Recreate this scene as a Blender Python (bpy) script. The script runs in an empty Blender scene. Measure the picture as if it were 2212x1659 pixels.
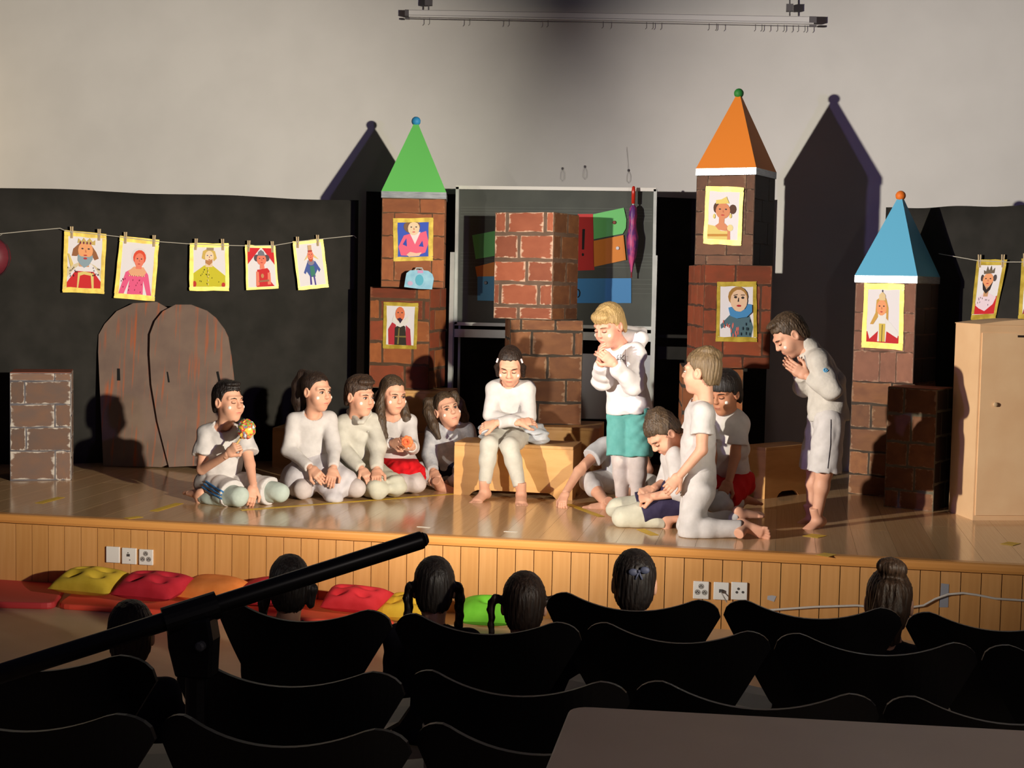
import bpy, bmesh, math, random
import numpy as np
from mathutils import Vector, Matrix
random.seed(7); np.random.seed(7)
SC = bpy.context.scene
COL = SC.collection
# ------------------------------------------------------------------ camera
F_PX, CX, CY = 3200.0, 1106.0, 829.5
PSI, PIT, ROL = math.radians(10.3), math.radians(3.84), math.radians(1.1)
CAM = np.array([0.0, 0.0, 1.70])
FWD = np.array([-math.sin(PSI) * math.cos(PIT), math.cos(PSI) * math.cos(PIT), -math.sin(PIT)])
_R0 = np.array([math.cos(PSI), math.sin(PSI), 0.0]); _U0 = np.cross(_R0, FWD)
RGT = math.cos(ROL) * _R0 + math.sin(ROL) * _U0
UPV = -math.sin(ROL) * _R0 + math.cos(ROL) * _U0
cd = bpy.data.cameras.new('camera'); cam = bpy.data.objects.new('camera', cd); COL.objects.link(cam)
cd.sensor_fit = 'HORIZONTAL'; cd.sensor_width = 36.0; cd.lens = 36.0 * F_PX / 2212.0
cd.clip_start = 0.05; cd.clip_end = 60
M = Matrix.Identity(4)
for i in range(3):
    M[i][0] = RGT[i]; M[i][1] = UPV[i]; M[i][2] = -FWD[i]; M[i][3] = CAM[i]
cam.matrix_world = M
SC.camera = cam
# ------------------------------------------------------------------ light
w = bpy.data.worlds.new('world'); SC.world = w; w.use_nodes = True
w.node_tree.nodes['Background'].inputs[0].default_value = (0.55, 0.5, 0.85, 1)
w.node_tree.nodes['Background'].inputs[1].default_value = 0.022
def spot(name, loc, aim, energy, color, size, blend, rad):
    l = bpy.data.lights.new(name, 'SPOT'); o = bpy.data.objects.new(name, l); COL.objects.link(o)
    l.energy = energy; l.color = color; l.spot_size = math.radians(size); l.spot_blend = blend; l.shadow_soft_size = rad
    o.location = loc
    o.rotation_euler = (Vector(aim) - Vector(loc)).to_track_quat('-Z', 'Y').to_euler()
    return o
WARM = (1.0, 0.915, 0.765)
LR, LL = (3.55, 1.5, 2.2), (-5.95, 1.5, 2.28)
spot('stage_spot_right', LR, (-5.6, 10.9, 1.95), 5500, (1.0, 0.905, 0.72), 36.5, 0.95, 0.07)
spot('stage_spot_left', LL, (1.8, 10.9, 1.9), 4600, WARM, 36, 0.95, 0.07)
spot('stage_spot_right_violet', (2.9, 1.5, 2.2), (-5.35, 10.9, 1.95), 300, (0.45, 0.32, 1.0), 38, 0.95, 0.07)
spot('stage_spot_left_violet', (-5.3, 1.5, 2.28), (1.55, 10.9, 1.95), 300, (0.45, 0.32, 1.0), 38, 0.95, 0.07)
_l = bpy.data.lights.new('desk_fill', 'POINT'); _o = bpy.data.objects.new('desk_fill', _l); COL.objects.link(_o); _o.location = (1.5, 0.9, 2.3); _l.energy = 24; _l.color = (1.0, 0.86, 0.78); _l.shadow_soft_size = 0.1  # added fill lamp to brighten the desk, no such fixture seen
_l = bpy.data.lights.new('wall_lamp', 'POINT'); _o = bpy.data.objects.new('wall_lamp', _l); COL.objects.link(_o); _o.location = (-7.0, 10.1, 2.75); _l.energy = 14; _l.color = (1.0, 0.74, 0.38); _l.shadow_soft_size = 0.12
vs = SC.view_settings
vs.view_transform = 'Standard'; vs.look = 'None'; vs.gamma = 1.0; vs.exposure = 0.0; vs.use_curve_mapping = False
# ------------------------------------------------------------------ pixel helpers (places are read off the photograph, then built at true depth)
def ray(x, y): return FWD + (x - CX) / F_PX * RGT - (y - CY) / F_PX * UPV
def PY(x, y, Y):
    d = ray(x, y); return CAM + d * (Y / d[1])
def PZ(x, y, z):
    d = ray(x, y); return CAM + d * ((z - CAM[2]) / d[2])
def proj(P):
    v = np.asarray(P, float) - CAM; D = v @ FWD
    return CX + F_PX * (v @ RGT) / D, CY - F_PX * (v @ UPV) / D
ST = 0.40          # stage floor height
# ------------------------------------------------------------------ materials
def lin(c):
    return tuple((v / 255 / 12.92) if v / 255 <= 0.04045 else ((v / 255 + 0.055) / 1.055) ** 2.4 for v in c[:3])
_M = {}
def mat(key, c, rough=0.7, c2=None, scale=8.0, stretch=(1, 1, 1), metal=0.0, bump=0.0, detail=4.0, lo=0.35, hi=0.65, spec=0.5, sheen=0.0, coords='Object'):
    """principled colour c, optionally mixed towards c2 by noise"""
    if key in _M: return _M[key]
    m = bpy.data.materials.new(key); m.use_nodes = True; nt = m.node_tree; b = nt.nodes['Principled BSDF']
    b.inputs['Base Color'].default_value = (*lin(c), 1); b.inputs['Roughness'].default_value = rough; b.inputs['Metallic'].default_value = metal
    b.inputs['Specular IOR Level'].default_value = spec
    if sheen: b.inputs['Sheen Weight'].default_value = sheen
    if c2 is not None or bump:
        tc = nt.nodes.new('ShaderNodeTexCoord'); mp = nt.nodes.new('ShaderNodeMapping'); mp.inputs['Scale'].default_value = stretch
        nz = nt.nodes.new('ShaderNodeTexNoise'); nz.inputs['Scale'].default_value = scale; nz.inputs['Detail'].default_value = detail
        nt.links.new(tc.outputs[coords], mp.inputs[0]); nt.links.new(mp.outputs[0], nz.inputs['Vector'])
        if c2 is not None:
            r = nt.nodes.new('ShaderNodeValToRGB'); r.color_ramp.elements[0].position = lo; r.color_ramp.elements[1].position = hi
            r.color_ramp.elements[0].color = (*lin(c), 1); r.color_ramp.elements[1].color = (*lin(c2), 1)
            nt.links.new(nz.outputs[0], r.inputs[0]); nt.links.new(r.outputs[0], b.inputs['Base Color'])
        if bump:
            bp = nt.nodes.new('ShaderNodeBump'); bp.inputs['Strength'].default_value = bump; bp.inputs['Distance'].default_value = 0.01
            nt.links.new(nz.outputs[0], bp.inputs['Height']); nt.links.new(bp.outputs[0], b.inputs['Normal'])
    _M[key] = m
    return m
def flat(c, rough=0.75):
    return mat('paint_%02x%02x%02x' % tuple(c), c, rough)
# ------------------------------------------------------------------ mesh builder
class MB:
    def __init__(s): s.v = []; s.f = []
    def add(s, vs, fs):
        n = len(s.v); s.v += [tuple(map(float, v)) for v in vs]; s.f += [tuple(i + n for i in f) for f in fs]; return s
    def box(s, lo, hi):
        x0, y0, z0 = lo; x1, y1, z1 = hi
        return s.add([(x0, y0, z0), (x1, y0, z0), (x1, y1, z0), (x0, y1, z0), (x0, y0, z1), (x1, y0, z1), (x1, y1, z1), (x0, y1, z1)],
                     [(0, 3, 2, 1), (4, 5, 6, 7), (0, 1, 5, 4), (1, 2, 6, 5), (2, 3, 7, 6), (3, 0, 4, 7)])
    def hexa(s, b4, t4):
        return s.add(list(b4) + list(t4), [(0, 3, 2, 1), (4, 5, 6, 7), (0, 1, 5, 4), (1, 2, 6, 5), (2, 3, 7, 6), (3, 0, 4, 7)])
    def prism(s, poly, off):
        """poly: list of 3D points (front), off: vector to the back copy"""
        n = len(poly); off = np.asarray(off, float)
        vs = [np.asarray(p, float) for p in poly] + [np.asarray(p, float) + off for p in poly]
        fs = [tuple(range(n)), tuple(range(2 * n - 1, n - 1, -1))] + [((i + 1) % n, i, n + i, n + (i + 1) % n) for i in range(n)]
        return s.add(vs, fs)
    def tube(s, pts, r, seg=8, cap=True):
        pts = [np.asarray(p, float) for p in pts]; n = len(pts)
        rs = r if hasattr(r, '__len__') else [r] * n
        T = [pts[min(i + 1, n - 1)] - pts[max(i - 1, 0)] for i in range(n)]
        T = [t / (np.linalg.norm(t) + 1e-9) for t in T]
        a = np.array([0, 0, 1.0]) if abs(T[0][2]) < 0.9 else np.array([1.0, 0, 0])
        u = np.cross(T[0], a); u /= np.linalg.norm(u)
        vs = []; fs = []
        for i in range(n):
            u = u - T[i] * (u @ T[i]); u /= np.linalg.norm(u); v = np.cross(T[i], u)
            for k in range(seg):
                an = 2 * math.pi * k / seg; vs.append(pts[i] + rs[i] * (math.cos(an) * u + math.sin(an) * v))
        for i in range(n - 1):
            for k in range(seg):
                k2 = (k + 1) % seg; fs.append((i * seg + k, i * seg + k2, (i + 1) * seg + k2, (i + 1) * seg + k))
        if cap: fs += [tuple(range(seg - 1, -1, -1)), tuple((n - 1) * seg + k for k in range(seg))]
        return s.add(vs, fs)
    def lathe(s, prof, seg=24, c=(0, 0, 0)):
        """prof: [(r, z)]"""
        vs = []; fs = []; n = len(prof)
        for r, z in prof:
            for k in range(seg):
                a = 2 * math.pi * k / seg; vs.append((c[0] + r * math.cos(a), c[1] + r * math.sin(a), c[2] + z))
        for i in range(n - 1):
            for k in range(seg):
                k2 = (k + 1) % seg; fs.append((i * seg + k, i * seg + k2, (i + 1) * seg + k2, (i + 1) * seg + k))
        fs += [tuple(range(seg - 1, -1, -1)), tuple((n - 1) * seg + k for k in range(seg))]
        return s.add(vs, fs)
    def ball(s, c, r, seg=16, rings=10):
        rr = r if hasattr(r, '__len__') else (r, r, r)
        vs = [(c[0], c[1], c[2] - rr[2])]; fs = []
        for i in range(1, rings):
            t = math.pi * i / rings
            for k in range(seg):
                a = 2 * math.pi * k / seg
                vs.append((c[0] + rr[0] * math.sin(t) * math.cos(a), c[1] + rr[1] * math.sin(t) * math.sin(a), c[2] - rr[2] * math.cos(t)))
        vs.append((c[0], c[1], c[2] + rr[2])); L = len(vs) - 1
        for k in range(seg):
            k2 = (k + 1) % seg; fs.append((0, 1 + k2, 1 + k)); fs.append((L, L - seg + k, L - seg + k2))
        for i in range(rings - 2):
            for k in range(seg):
                k2 = (k + 1) % seg; a = 1 + i * seg
                fs.append((a + k, a + k2, a + seg + k2, a + seg + k))
        return s.add(vs, fs)
    def mesh(s, name):
        m = bpy.data.meshes.new(name); m.from_pydata(s.v, [], s.f); m.update(); return m
def obj(name, mb, material, parent=None, loc=None, smooth=False, rz=0.0, bevel=0.0):
    m = mb.mesh(name) if isinstance(mb, MB) else mb
    if material is not None and not len(m.materials): m.materials.append(material)
    if smooth:
        m.polygons.foreach_set('use_smooth', [True] * len(m.polygons))
    o = bpy.data.objects.new(name, m); COL.objects.link(o)
    if loc is not None: o.location = [float(a) for a in loc]
    if rz: o.rotation_euler[2] = rz
    if parent is not None: o.parent = parent
    if bevel:
        md = o.modifiers.new('bevel', 'BEVEL'); md.width = bevel; md.segments = 2; md.limit_method = 'ANGLE'
    return o
def tag(o, label, cat, group=None, kind=None):
    o['label'] = label; o['category'] = cat
    if group: o['group'] = group
    if kind: o['kind'] = kind
    return o
def thing(name, label, cat, loc=(0, 0, 0), rz=0.0, group=None):
    o = bpy.data.objects.new(name, None); COL.objects.link(o); o.empty_display_size = 0.1
    o.location = [float(a) for a in loc]; o.rotation_euler[2] = rz
    return tag(o, label, cat, group)
def struct(o, label=None):
    o['kind'] = 'structure'
    if label: o['label'] = label
    return o
def loc_mesh(mb, base):
    """re-express a builder made in world coordinates around base"""
    b = np.asarray(base, float); mb.v = [tuple(np.asarray(v) - b) for v in mb.v]; return mb
def E2(cx, cy, rx, ry, n=14, a0=0.0, a1=2 * math.pi):
    return [(cx + rx * math.cos(a0 + (a1 - a0) * i / n), cy + ry * math.sin(a0 + (a1 - a0) * i / n)) for i in range(n)]
# ------------------------------------------------------------------ signed-distance surfaces (bodies, clothes, hair)
class SDF:
    def __init__(s, lo, hi, h):
        s.lo = np.asarray(lo, float); s.h = h
        s.n = np.maximum(np.ceil((np.asarray(hi, float) - s.lo) / h).astype(int) + 1, 4)
        s.D = np.full(s.n, 0.06, np.float32)
    def _blk(s, lo, hi):
        i0 = np.clip(np.floor((np.asarray(lo) - s.lo) / s.h).astype(int), 0, s.n - 1)
        i1 = np.clip(np.ceil((np.asarray(hi) - s.lo) / s.h).astype(int) + 1, 1, s.n)
        i1 = np.maximum(i1, i0 + 1)
        ax = [s.lo[k] + s.h * np.arange(i0[k], i1[k]) for k in range(3)]
        X, Y, Z = np.meshgrid(*ax, indexing='ij')
        return tuple(slice(i0[k], i1[k]) for k in range(3)), X, Y, Z
    def put(s, sl, d, k, cut=None):
        a = s.D[sl]; d = d.astype(np.float32)
        if k == 'sub': s.D[sl] = np.maximum(a, -d); return
        if isinstance(k, tuple):            # smooth subtraction
            kk = k[1]; h = np.maximum(kk - np.abs(a + d), 0) / kk; s.D[sl] = np.maximum(a, -d) + h * h * kk * 0.25; return
        if k > 0:
            h = np.maximum(k - np.abs(a - d), 0) / k; s.D[sl] = np.minimum(a, d) - h * h * k * 0.25
        else: s.D[sl] = np.minimum(a, d)
    def cone(s, a, b, ra, rb, k=0.02, cut=None, cut0=None):
        """tapered capsule; cut: flatten the b end, cut0: flatten the a end"""
        a = np.asarray(a, float); b = np.asarray(b, float); m = max(ra, rb) + 0.03
        sl, X, Y, Z = s._blk(np.minimum(a, b) - m, np.maximum(a, b) + m)
        ab = b - a; L2 = ab @ ab + 1e-12
        t = ((X - a[0]) * ab[0] + (Y - a[1]) * ab[1] + (Z - a[2]) * ab[2]) / L2; tc = np.clip(t, 0, 1)
        d = np.sqrt((X - a[0] - tc * ab[0]) ** 2 + (Y - a[1] - tc * ab[1]) ** 2 + (Z - a[2] - tc * ab[2]) ** 2) - (ra + (rb - ra) * tc)
        L = math.sqrt(L2)
        if cut: d = np.maximum(d, (t - 1) * L)
        if cut0: d = np.maximum(d, -t * L)
        s.put(sl, d, k); return s
    def econe(s, a, b, lat, ra, rb, k=0.03, cut0=False, cut=False):
        """capsule with elliptical section: ra, rb = (lateral, depth) radii"""
        a = np.asarray(a, float); b = np.asarray(b, float); ab = b - a; L = np.linalg.norm(ab) + 1e-9; ax = ab / L
        lat = np.asarray(lat, float); lat = lat - ax * (lat @ ax); lat /= np.linalg.norm(lat); dep = np.cross(ax, lat)
        m = max(*ra, *rb) + 0.03
        sl, X, Y, Z = s._blk(np.minimum(a, b) - m, np.maximum(a, b) + m)
        qx, qy, qz = X - a[0], Y - a[1], Z - a[2]
        t = (qx * ax[0] + qy * ax[1] + qz * ax[2]) / L; tc = np.clip(t, 0, 1)
        rx = ra[0] + (rb[0] - ra[0]) * tc; ry = ra[1] + (rb[1] - ra[1]) * tc
        u = (qx * lat[0] + qy * lat[1] + qz * lat[2]) / rx; v = (qx * dep[0] + qy * dep[1] + qz * dep[2]) / ry
        ww = (t - tc) * L / np.minimum(rx, ry)
        d = (np.sqrt(u * u + v * v + ww * ww) - 1) * np.minimum(rx, ry)
        if cut: d = np.maximum(d, (t - 1) * L)
        if cut0: d = np.maximum(d, -t * L)
        s.put(sl, d, k); return s
    def ell(s, c, r, k=0.02, ax=None):
        c = np.asarray(c, float); m = max(r) + 0.03
        sl, X, Y, Z = s._blk(c - m, c + m)
        q = [X - c[0], Y - c[1], Z - c[2]]
        if ax is not None: q = [q[0] * a[0] + q[1] * a[1] + q[2] * a[2] for a in ax]
        k0 = np.sqrt((q[0] / r[0]) ** 2 + (q[1] / r[1]) ** 2 + (q[2] / r[2]) ** 2)
        k1 = np.sqrt((q[0] / r[0] ** 2) ** 2 + (q[1] / r[1] ** 2) ** 2 + (q[2] / r[2] ** 2) ** 2) + 1e-9
        s.put(sl, k0 * (k0 - 1) / k1, k); return s
    def chain(s, pts, rs, k=0.015):
        for i in range(len(pts) - 1): s.cone(pts[i], pts[i + 1], rs[i], rs[i + 1], k)
        return s
    def plane(s, p, n):
        """keep only the side the normal points away from"""
        p = np.asarray(p, float); n = np.asarray(n, float) / np.linalg.norm(n)
        sl, X, Y, Z = s._blk(s.lo, s.lo + s.h * s.n)
        s.D[sl] = np.maximum(s.D[sl], ((X - p[0]) * n[0] + (Y - p[1]) * n[1] + (Z - p[2]) * n[2]).astype(np.float32)); return s
    def warp(s, fn):
        I = np.nonzero(np.abs(s.D) < 0.022); X, Y, Z = (s.lo[k] + s.h * I[k] for k in range(3)); s.D[I] = s.D[I] + fn(X, Y, Z).astype(np.float32); return s
    def surf(s):
        D = s.D; D = D.copy(); D[0] = D[-1] = 0.05; D[:, 0] = D[:, -1] = 0.05; D[:, :, 0] = D[:, :, -1] = 0.05
        ins = D < 0; n = D.shape
        cnt = np.zeros((n[0] - 1, n[1] - 1, n[2] - 1), np.int8)
        for a in (0, 1):
            for b in (0, 1):
                for c in (0, 1): cnt += ins[a:n[0] - 1 + a, b:n[1] - 1 + b, c:n[2] - 1 + c]
        I = np.argwhere((cnt > 0) & (cnt < 8)); idx = np.full(cnt.shape, -1, np.int64); idx[I[:, 0], I[:, 1], I[:, 2]] = np.arange(len(I))
        acc = np.zeros((len(I), 3)); num = np.zeros(len(I)); val = {}
        for a in (0, 1):
            for b in (0, 1):
                for c in (0, 1): val[a, b, c] = D[I[:, 0] + a, I[:, 1] + b, I[:, 2] + c]
        for p in list(val):
            for axx in range(3):
                if p[axx] == 0:
                    q = list(p); q[axx] = 1; q = tuple(q); da, db = val[p], val[q]; cr = (da < 0) != (db < 0)
                    t = np.where(cr, da / np.where(cr, da - db, 1), 0)
                    for j in range(3): acc[:, j] += cr * (p[j] + (t if j == axx else 0))
                    num += cr
        V = s.lo + s.h * (I + acc / num[:, None])
        FA = []
        for axx in range(3):
            o1, o2 = [(1, 2), (2, 0), (0, 1)][axx]
            sa = [slice(None)] * 3; sb = [slice(None)] * 3; sa[axx] = slice(0, -1); sb[axx] = slice(1, None)
            ea, eb = ins[tuple(sa)], ins[tuple(sb)]
            Ed = np.argwhere(ea != eb)
            ok = (Ed[:, o1] > 0) & (Ed[:, o2] > 0) & (Ed[:, o1] < n[o1] - 1) & (Ed[:, o2] < n[o2] - 1); Ed = Ed[ok]
            if not len(Ed): continue
            fl = ea[Ed[:, 0], Ed[:, 1], Ed[:, 2]]
            def g(d1, d2):
                e = Ed.copy(); e[:, o1] += d1; e[:, o2] += d2; return idx[e[:, 0], e[:, 1], e[:, 2]]
            q = np.stack([g(-1, -1), g(0, -1), g(0, 0), g(-1, 0)], 1)
            q[~fl] = q[~fl][:, ::-1]; FA.append(q)
        return V, (np.concatenate(FA) if FA else np.zeros((0, 4), int))
def mesh_np(name, parts, base=(0, 0, 0)):
    """join (V, F4) parts in one mesh, all quads"""
    base = np.asarray(base, float); Vs = []; Fs = []; n = 0
    for V, Fq in parts: Vs.append(V - base); Fs.append(Fq + n); n += len(V)
    V = np.concatenate(Vs); Fq = np.concatenate(Fs)
    m = bpy.data.meshes.new(name); m.vertices.add(len(V)); m.vertices.foreach_set('co', V.astype(np.float32).ravel())
    m.loops.add(len(Fq) * 4); m.loops.foreach_set('vertex_index', Fq.astype(np.int32).ravel())
    m.polygons.add(len(Fq)); m.polygons.foreach_set('loop_start', np.arange(0, len(Fq) * 4, 4, dtype=np.int32))
    m.polygons.foreach_set('use_smooth', np.ones(len(Fq), bool)); m.update(calc_edges=True); m.validate(); return m
# ================================================================== THE SETTING
YW = 10.9                                   # back wall
YE = 7.37                                   # stage front edge
X0, X1 = -7.2, 2.9
m_wall = mat('wall_paint', (217, 215, 212), 0.9, (212, 210, 207), 3.0)
struct(obj('wall_back', MB().box((X0 - 1.0, YW, -0.05), (X1 + 1.0, YW + 0.12, 5.2)), m_wall), 'tall off-white plaster wall behind the stage')
m_floor = mat('hall_floor', (222, 200, 168), 0.35, (208, 184, 150), 2.0)
fl = MB()
def floor_z(y): return 0.0 if y > 4.5 else min(0.36, (4.5 - y) * 0.115)
ys = [YE + 0.1, 4.5, 1.4, -1.5]
for i in range(3):
    a, b = ys[i], ys[i + 1]; za, zb = floor_z(a), floor_z(b)
    fl.hexa([(X0, b, zb - 0.1), (X1, b, zb - 0.1), (X1, a, za - 0.1), (X0, a, za - 0.1)], [(X0, b, zb), (X1, b, zb), (X1, a, za), (X0, a, za)])
struct(obj('floor', fl, m_floor), 'pale hall floor below the stage, rising gently under the seats')
# stage platform with its planks, panel boards and edge
def woodmat(key, c, c2, rough, sc=(14, 1.2, 14), spec=0.5):
    return mat(key, c, rough, c2, 3.0, sc, coords='World' if False else 'Object', spec=spec)
plat = struct(obj('floor_stage', MB().box((X0, YE + 0.05, 0), (X1, YW, ST - 0.022)), mat('platform_core', (96, 66, 40), 0.8)), 'raised wooden stage platform')
pm = []
for i, (c, c2) in enumerate([((214, 176, 132), (203, 164, 121)), ((208, 170, 126), (197, 158, 114)), ((219, 183, 140), (208, 171, 128)), ((205, 167, 122), (214, 177, 132))]):
    b = MB().box((0.0, 0.0, 0.0), (1.0, 1.0, 1.0)); me = b.mesh('plank')
    me.materials.append(mat('stage_plank_%d' % i, c, 0.14, c2, 2.0, (12, 1.0, 1), spec=0.85)); pm.append(me)
x = X0; pw = 0.2
while x < X1 - 0.01:
    cuts = [YE + 0.06, YE + 0.06 + random.uniform(0.5, 1.7), YE + random.uniform(2.2, 3.1), YW - 0.005]
    for a, b in zip(cuts[:-1], cuts[1:]):
        o = bpy.data.objects.new('plank', random.choice(pm)); COL.objects.link(o); o.parent = plat
        o.location = (x + 0.0006, a + 0.0006, ST - 0.022); o.scale = (pw - 0.0012, b - a - 0.0012, 0.022)
    x += pw
ph = PY(1034, 1230, YE + 0.02)[0]; bw = 0.0955
bm_ = []
for i, (c, c2) in enumerate([((208, 153, 90), (200, 144, 82)), ((212, 158, 98), (204, 149, 88)), ((203, 147, 84), (212, 156, 94))]):
    me = MB().box((0, 0, 0), (1, 1, 1)).mesh('panel_board'); me.materials.append(mat('front_board_%d' % i, c, 0.42, c2, 2.0, (2, 2, 0.4))); bm_.append(me)
k0 = math.floor((X0 - ph) / bw) + 1
for k in range(k0, int((X1 - ph) / bw)):
    o = bpy.data.objects.new('panel_board', random.choice(bm_)); COL.objects.link(o); o.parent = plat
    o.location = (ph + k * bw + 0.002, YE + 0.02, 0.0); o.scale = (bw - 0.004, 0.03, ST - 0.052)
nose = MB()
prof = [(0.05, 0.0), (0.006, 0.0), (0.0, 0.008), (0.0, -0.03), (0.012, -0.05), (0.05, -0.052)]
sec = [(YE + 0.062, ST + 0.0005), (YE + 0.012, ST + 0.0005), (YE + 0.003, ST - 0.005), (YE, ST - 0.014), (YE, ST - 0.032), (YE + 0.006, ST - 0.046), (YE + 0.062, ST - 0.05)]
nose.prism([(X0, y, z) for y, z in sec], (X1 - X0, 0, 0))
struct(obj('edge_trim', nose, mat('edge_wood', (224, 160, 88), 0.3, (214, 148, 78), 2.0, (0.6, 6, 6)), plat))
# tape marks on the stage floor
m_tape = mat('yellow_tape', (236, 196, 52), 0.5, (222, 182, 44), 20.0)
def tape(pts, w, label):
    P = [PZ(x, y, ST + 0.001) for x, y in pts]; b = MB()
    for p, q in zip(P[:-1], P[1:]):
        d = (q - p) / np.linalg.norm(q - p); nrm = np.array([-d[1], d[0], 0]) * w / 2
        b.prism([p - nrm, q - nrm, q + nrm, p + nrm], (0, 0, 0.0008))
    base = P[0]; o = obj('tape_strip', loc_mesh(b, base), m_tape, loc=base); tag(o, label, 'tape', 'yellow tape marks on the stage floor')
tape([(332, 1104), (388, 1087)], 0.05, 'slanted yellow tape strip left of the boy with the coloured ball')
tape([(272, 1120), (304, 1116)], 0.05, 'short yellow tape strip at the stage edge left of the kneeling children')
tape([(520, 1102), (990, 1066)], 0.03, 'long yellow tape line along the knees of the seated children')
tape([(1228, 1089), (1300, 1116)], 0.04, 'yellow tape strip running from the bench to the standing blond boy')
tape([(1384, 1143), (1414, 1156)], 0.05, 'yellow tape strip in front of the boy in navy shorts')
tape([(1750, 1160), (1770, 1155)], 0.09, 'yellow tape patch below the feet of the bowing boy')
tape([(1776, 1201), (1794, 1196)], 0.07, 'yellow tape patch at the stage edge under the bowing boy')
tape([(2174, 1177), (2192, 1172)], 0.07, 'yellow tape patch in front of the cardboard wardrobe')
tape([(84, 1087), (132, 1074)], 0.05, 'faint yellow tape strip at the far left of the stage')
for x, y, n in ((900, 1138, 'left'), (1088, 1148, 'right')):
    p = PZ(x, y, ST + 0.001); b = MB().prism([(0, 0, 0), (0.07, -0.012, 0), (0.075, 0.0, 0), (0.01, 0.014, 0)], (0, 0, 0.0015))
    tag(obj('paper_scrap', b, flat((235, 228, 214)), loc=p), 'white paper scrap on the stage floor, the %s of two' % n, 'paper', 'paper scraps on the stage')
# wings of black cloth and the black cloth on the wall
m_black = mat('black_cloth', (50, 48, 45), 0.95, (42, 41, 38), 6.0, sheen=0.0, spec=0.15)
def curtain(name, label, A, B, z0, zA, zB, amp, nfold, corner=0.0):
    """cloth from plan point A to B"""
    A = np.asarray(A, float); B = np.asarray(B, float); d = B - A; L = np.linalg.norm(d); d /= L; nn = np.array([d[1], -d[0]])
    nu = int(nfold * 8); nv = 8; V = []; Fc = []
    rnd = [random.uniform(0, 6.28) for _ in range(3)]
    for side in (0, 1):
        for i in range(nu + 1):
            u = i / nu
            off = amp * (math.sin(u * nfold * 6.283 + rnd[0]) + 0.6 * math.sin(u * nfold * 2.7 * 3.1 + rnd[1]))
            for j in range(nv + 1):
                v = j / nv
                top = zA + (zB - zA) * u - (0.010 * math.sin(u * 9) ** 2)
                if corner: top -= corner * max(0, (u - 0.985) / 0.015) ** 2
                p = A + d * L * u + nn * (off * (1.1 - 0.55 * v) + side * 0.012)
                V.append((p[0], p[1], z0 + (top - z0) * v))
    n1 = (nu + 1) * (nv + 1)
    for i in range(nu):
        for j in range(nv):
            a = i * (nv + 1) + j; b = a + nv + 1
            Fc.append((a, a + 1, b + 1, b)); Fc.append((n1 + a, n1 + b, n1 + b + 1, n1 + a + 1))
    for i in range(nu):
        a = i * (nv + 1); b = a + nv + 1; Fc.append((a, b, n1 + b, n1 + a)); a += nv; b += nv; Fc.append((a, n1 + a, n1 + b, b))
    for j in range(nv):
        Fc.append((j, n1 + j, n1 + j + 1, j + 1)); a = nu * (nv + 1) + j; Fc.append((a, a + 1, n1 + a + 1, n1 + a))
    base = (A[0], A[1], z0)
    o = obj(name, loc_mesh(MB().add(V, Fc), base), m_black, loc=base, smooth=True); return tag(o, label, 'curtain', 'black stage cloths')
WLx0, WLx1 = (-30, 9.30), (770, 10.42)
def wingL(px):                                  # depth of the left wing under pixel column px
    a = PY(WLx0[0], 600, WLx0[1])[:2]; b = PY(WLx1[0], 600, WLx1[1])[:2]; d = ray(px, 600)[:2]
    Mx = np.array([[d[0], -(b - a)[0]], [d[1], -(b - a)[1]]]); t = np.linalg.solve(Mx, a)[0]; return t * d[1]
def wingR(px):
    a = PY(1912, 600, 10.42)[:2]; b = PY(2260, 600, 9.45)[:2]; d = ray(px, 600)[:2]
    Mx = np.array([[d[0], -(b - a)[0]], [d[1], -(b - a)[1]]]); t = np.linalg.solve(Mx, a)[0]; return t * d[1]
a = PY(-220, 600, wingL(-220)); b = PY(772, 600, 10.42)
curtain('stage_curtain', 'black cloth wing on the left behind the row of portraits', a[:2], b[:2], ST, PY(0, 403, wingL(0))[2], PY(765, 432, 10.42)[2], 0.010, 9)
a = PY(1912, 600, 10.42); b = PY(2400, 600, wingR(2400))
curtain('stage_curtain', 'black cloth wing on the right behind the blue tower roof', a[:2], b[:2], ST, PY(1914, 448, 10.42)[2], PY(2212, 446, wingR(2212))[2], 0.010, 4)
a = PY(790, 600, YW - 0.05); b = PY(1662, 600, YW - 0.05)
curtain('stage_curtain', 'black cloth hung low on the wall behind the chalkboard', a[:2], b[:2], ST, PY(960, 415, YW - 0.05)[2], PY(1640, 430, YW - 0.05)[2], 0.006, 7)
# picture rail hung in front of the wall
YR = 10.80
rail = thing('hanging_rail', 'pale horizontal hanging rail with small hooks high on the wall', 'rail', PY(880, 36, YR))
rb = PY(880, 36, YR); re_ = PY(1760, 50, YR)
def seg(name, p, q, w, h, m, parent, base):
    p = np.asarray(p) - base; q = np.asarray(q) - base; b = MB()
    b.hexa([p + (0, -w, -h), q + (0, -w, -h), q + (0, w, -h), p + (0, w, -h)], [p + (0, -w, h), q + (0, -w, h), q + (0, w, h), p + (0, w, h)])
    return obj(name, b, m, parent)
m_rail = mat('rail_white', (222, 220, 220), 0.6); m_dark = mat('dark_plastic', (96, 92, 96), 0.6)
seg('rail_body', PY(884, 29, YR), PY(1758, 44, YR), 0.012, 0.026, m_rail, rail, rb)
seg('rail_edge', PY(884, 22, YR), PY(1758, 37, YR), 0.013, 0.0012, m_dark, rail, rb)
seg('rail_edge', PY(884, 33, YR), PY(1758, 49, YR), 0.013, 0.0012, m_dark, rail, rb)
seg('rail_rod', PY(880, 40, YR), PY(1760, 57, YR), 0.004, 0.0016, m_dark, rail, rb)
seg('end_cap', PY(876, 28, YR), PY(884, 28.2, YR), 0.02, 0.022, m_dark, rail, rb)
seg('end_cap', PY(1748, 43, YR), PY(1764, 43.3, YR), 0.02, 0.022, m_dark, rail, rb)
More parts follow.
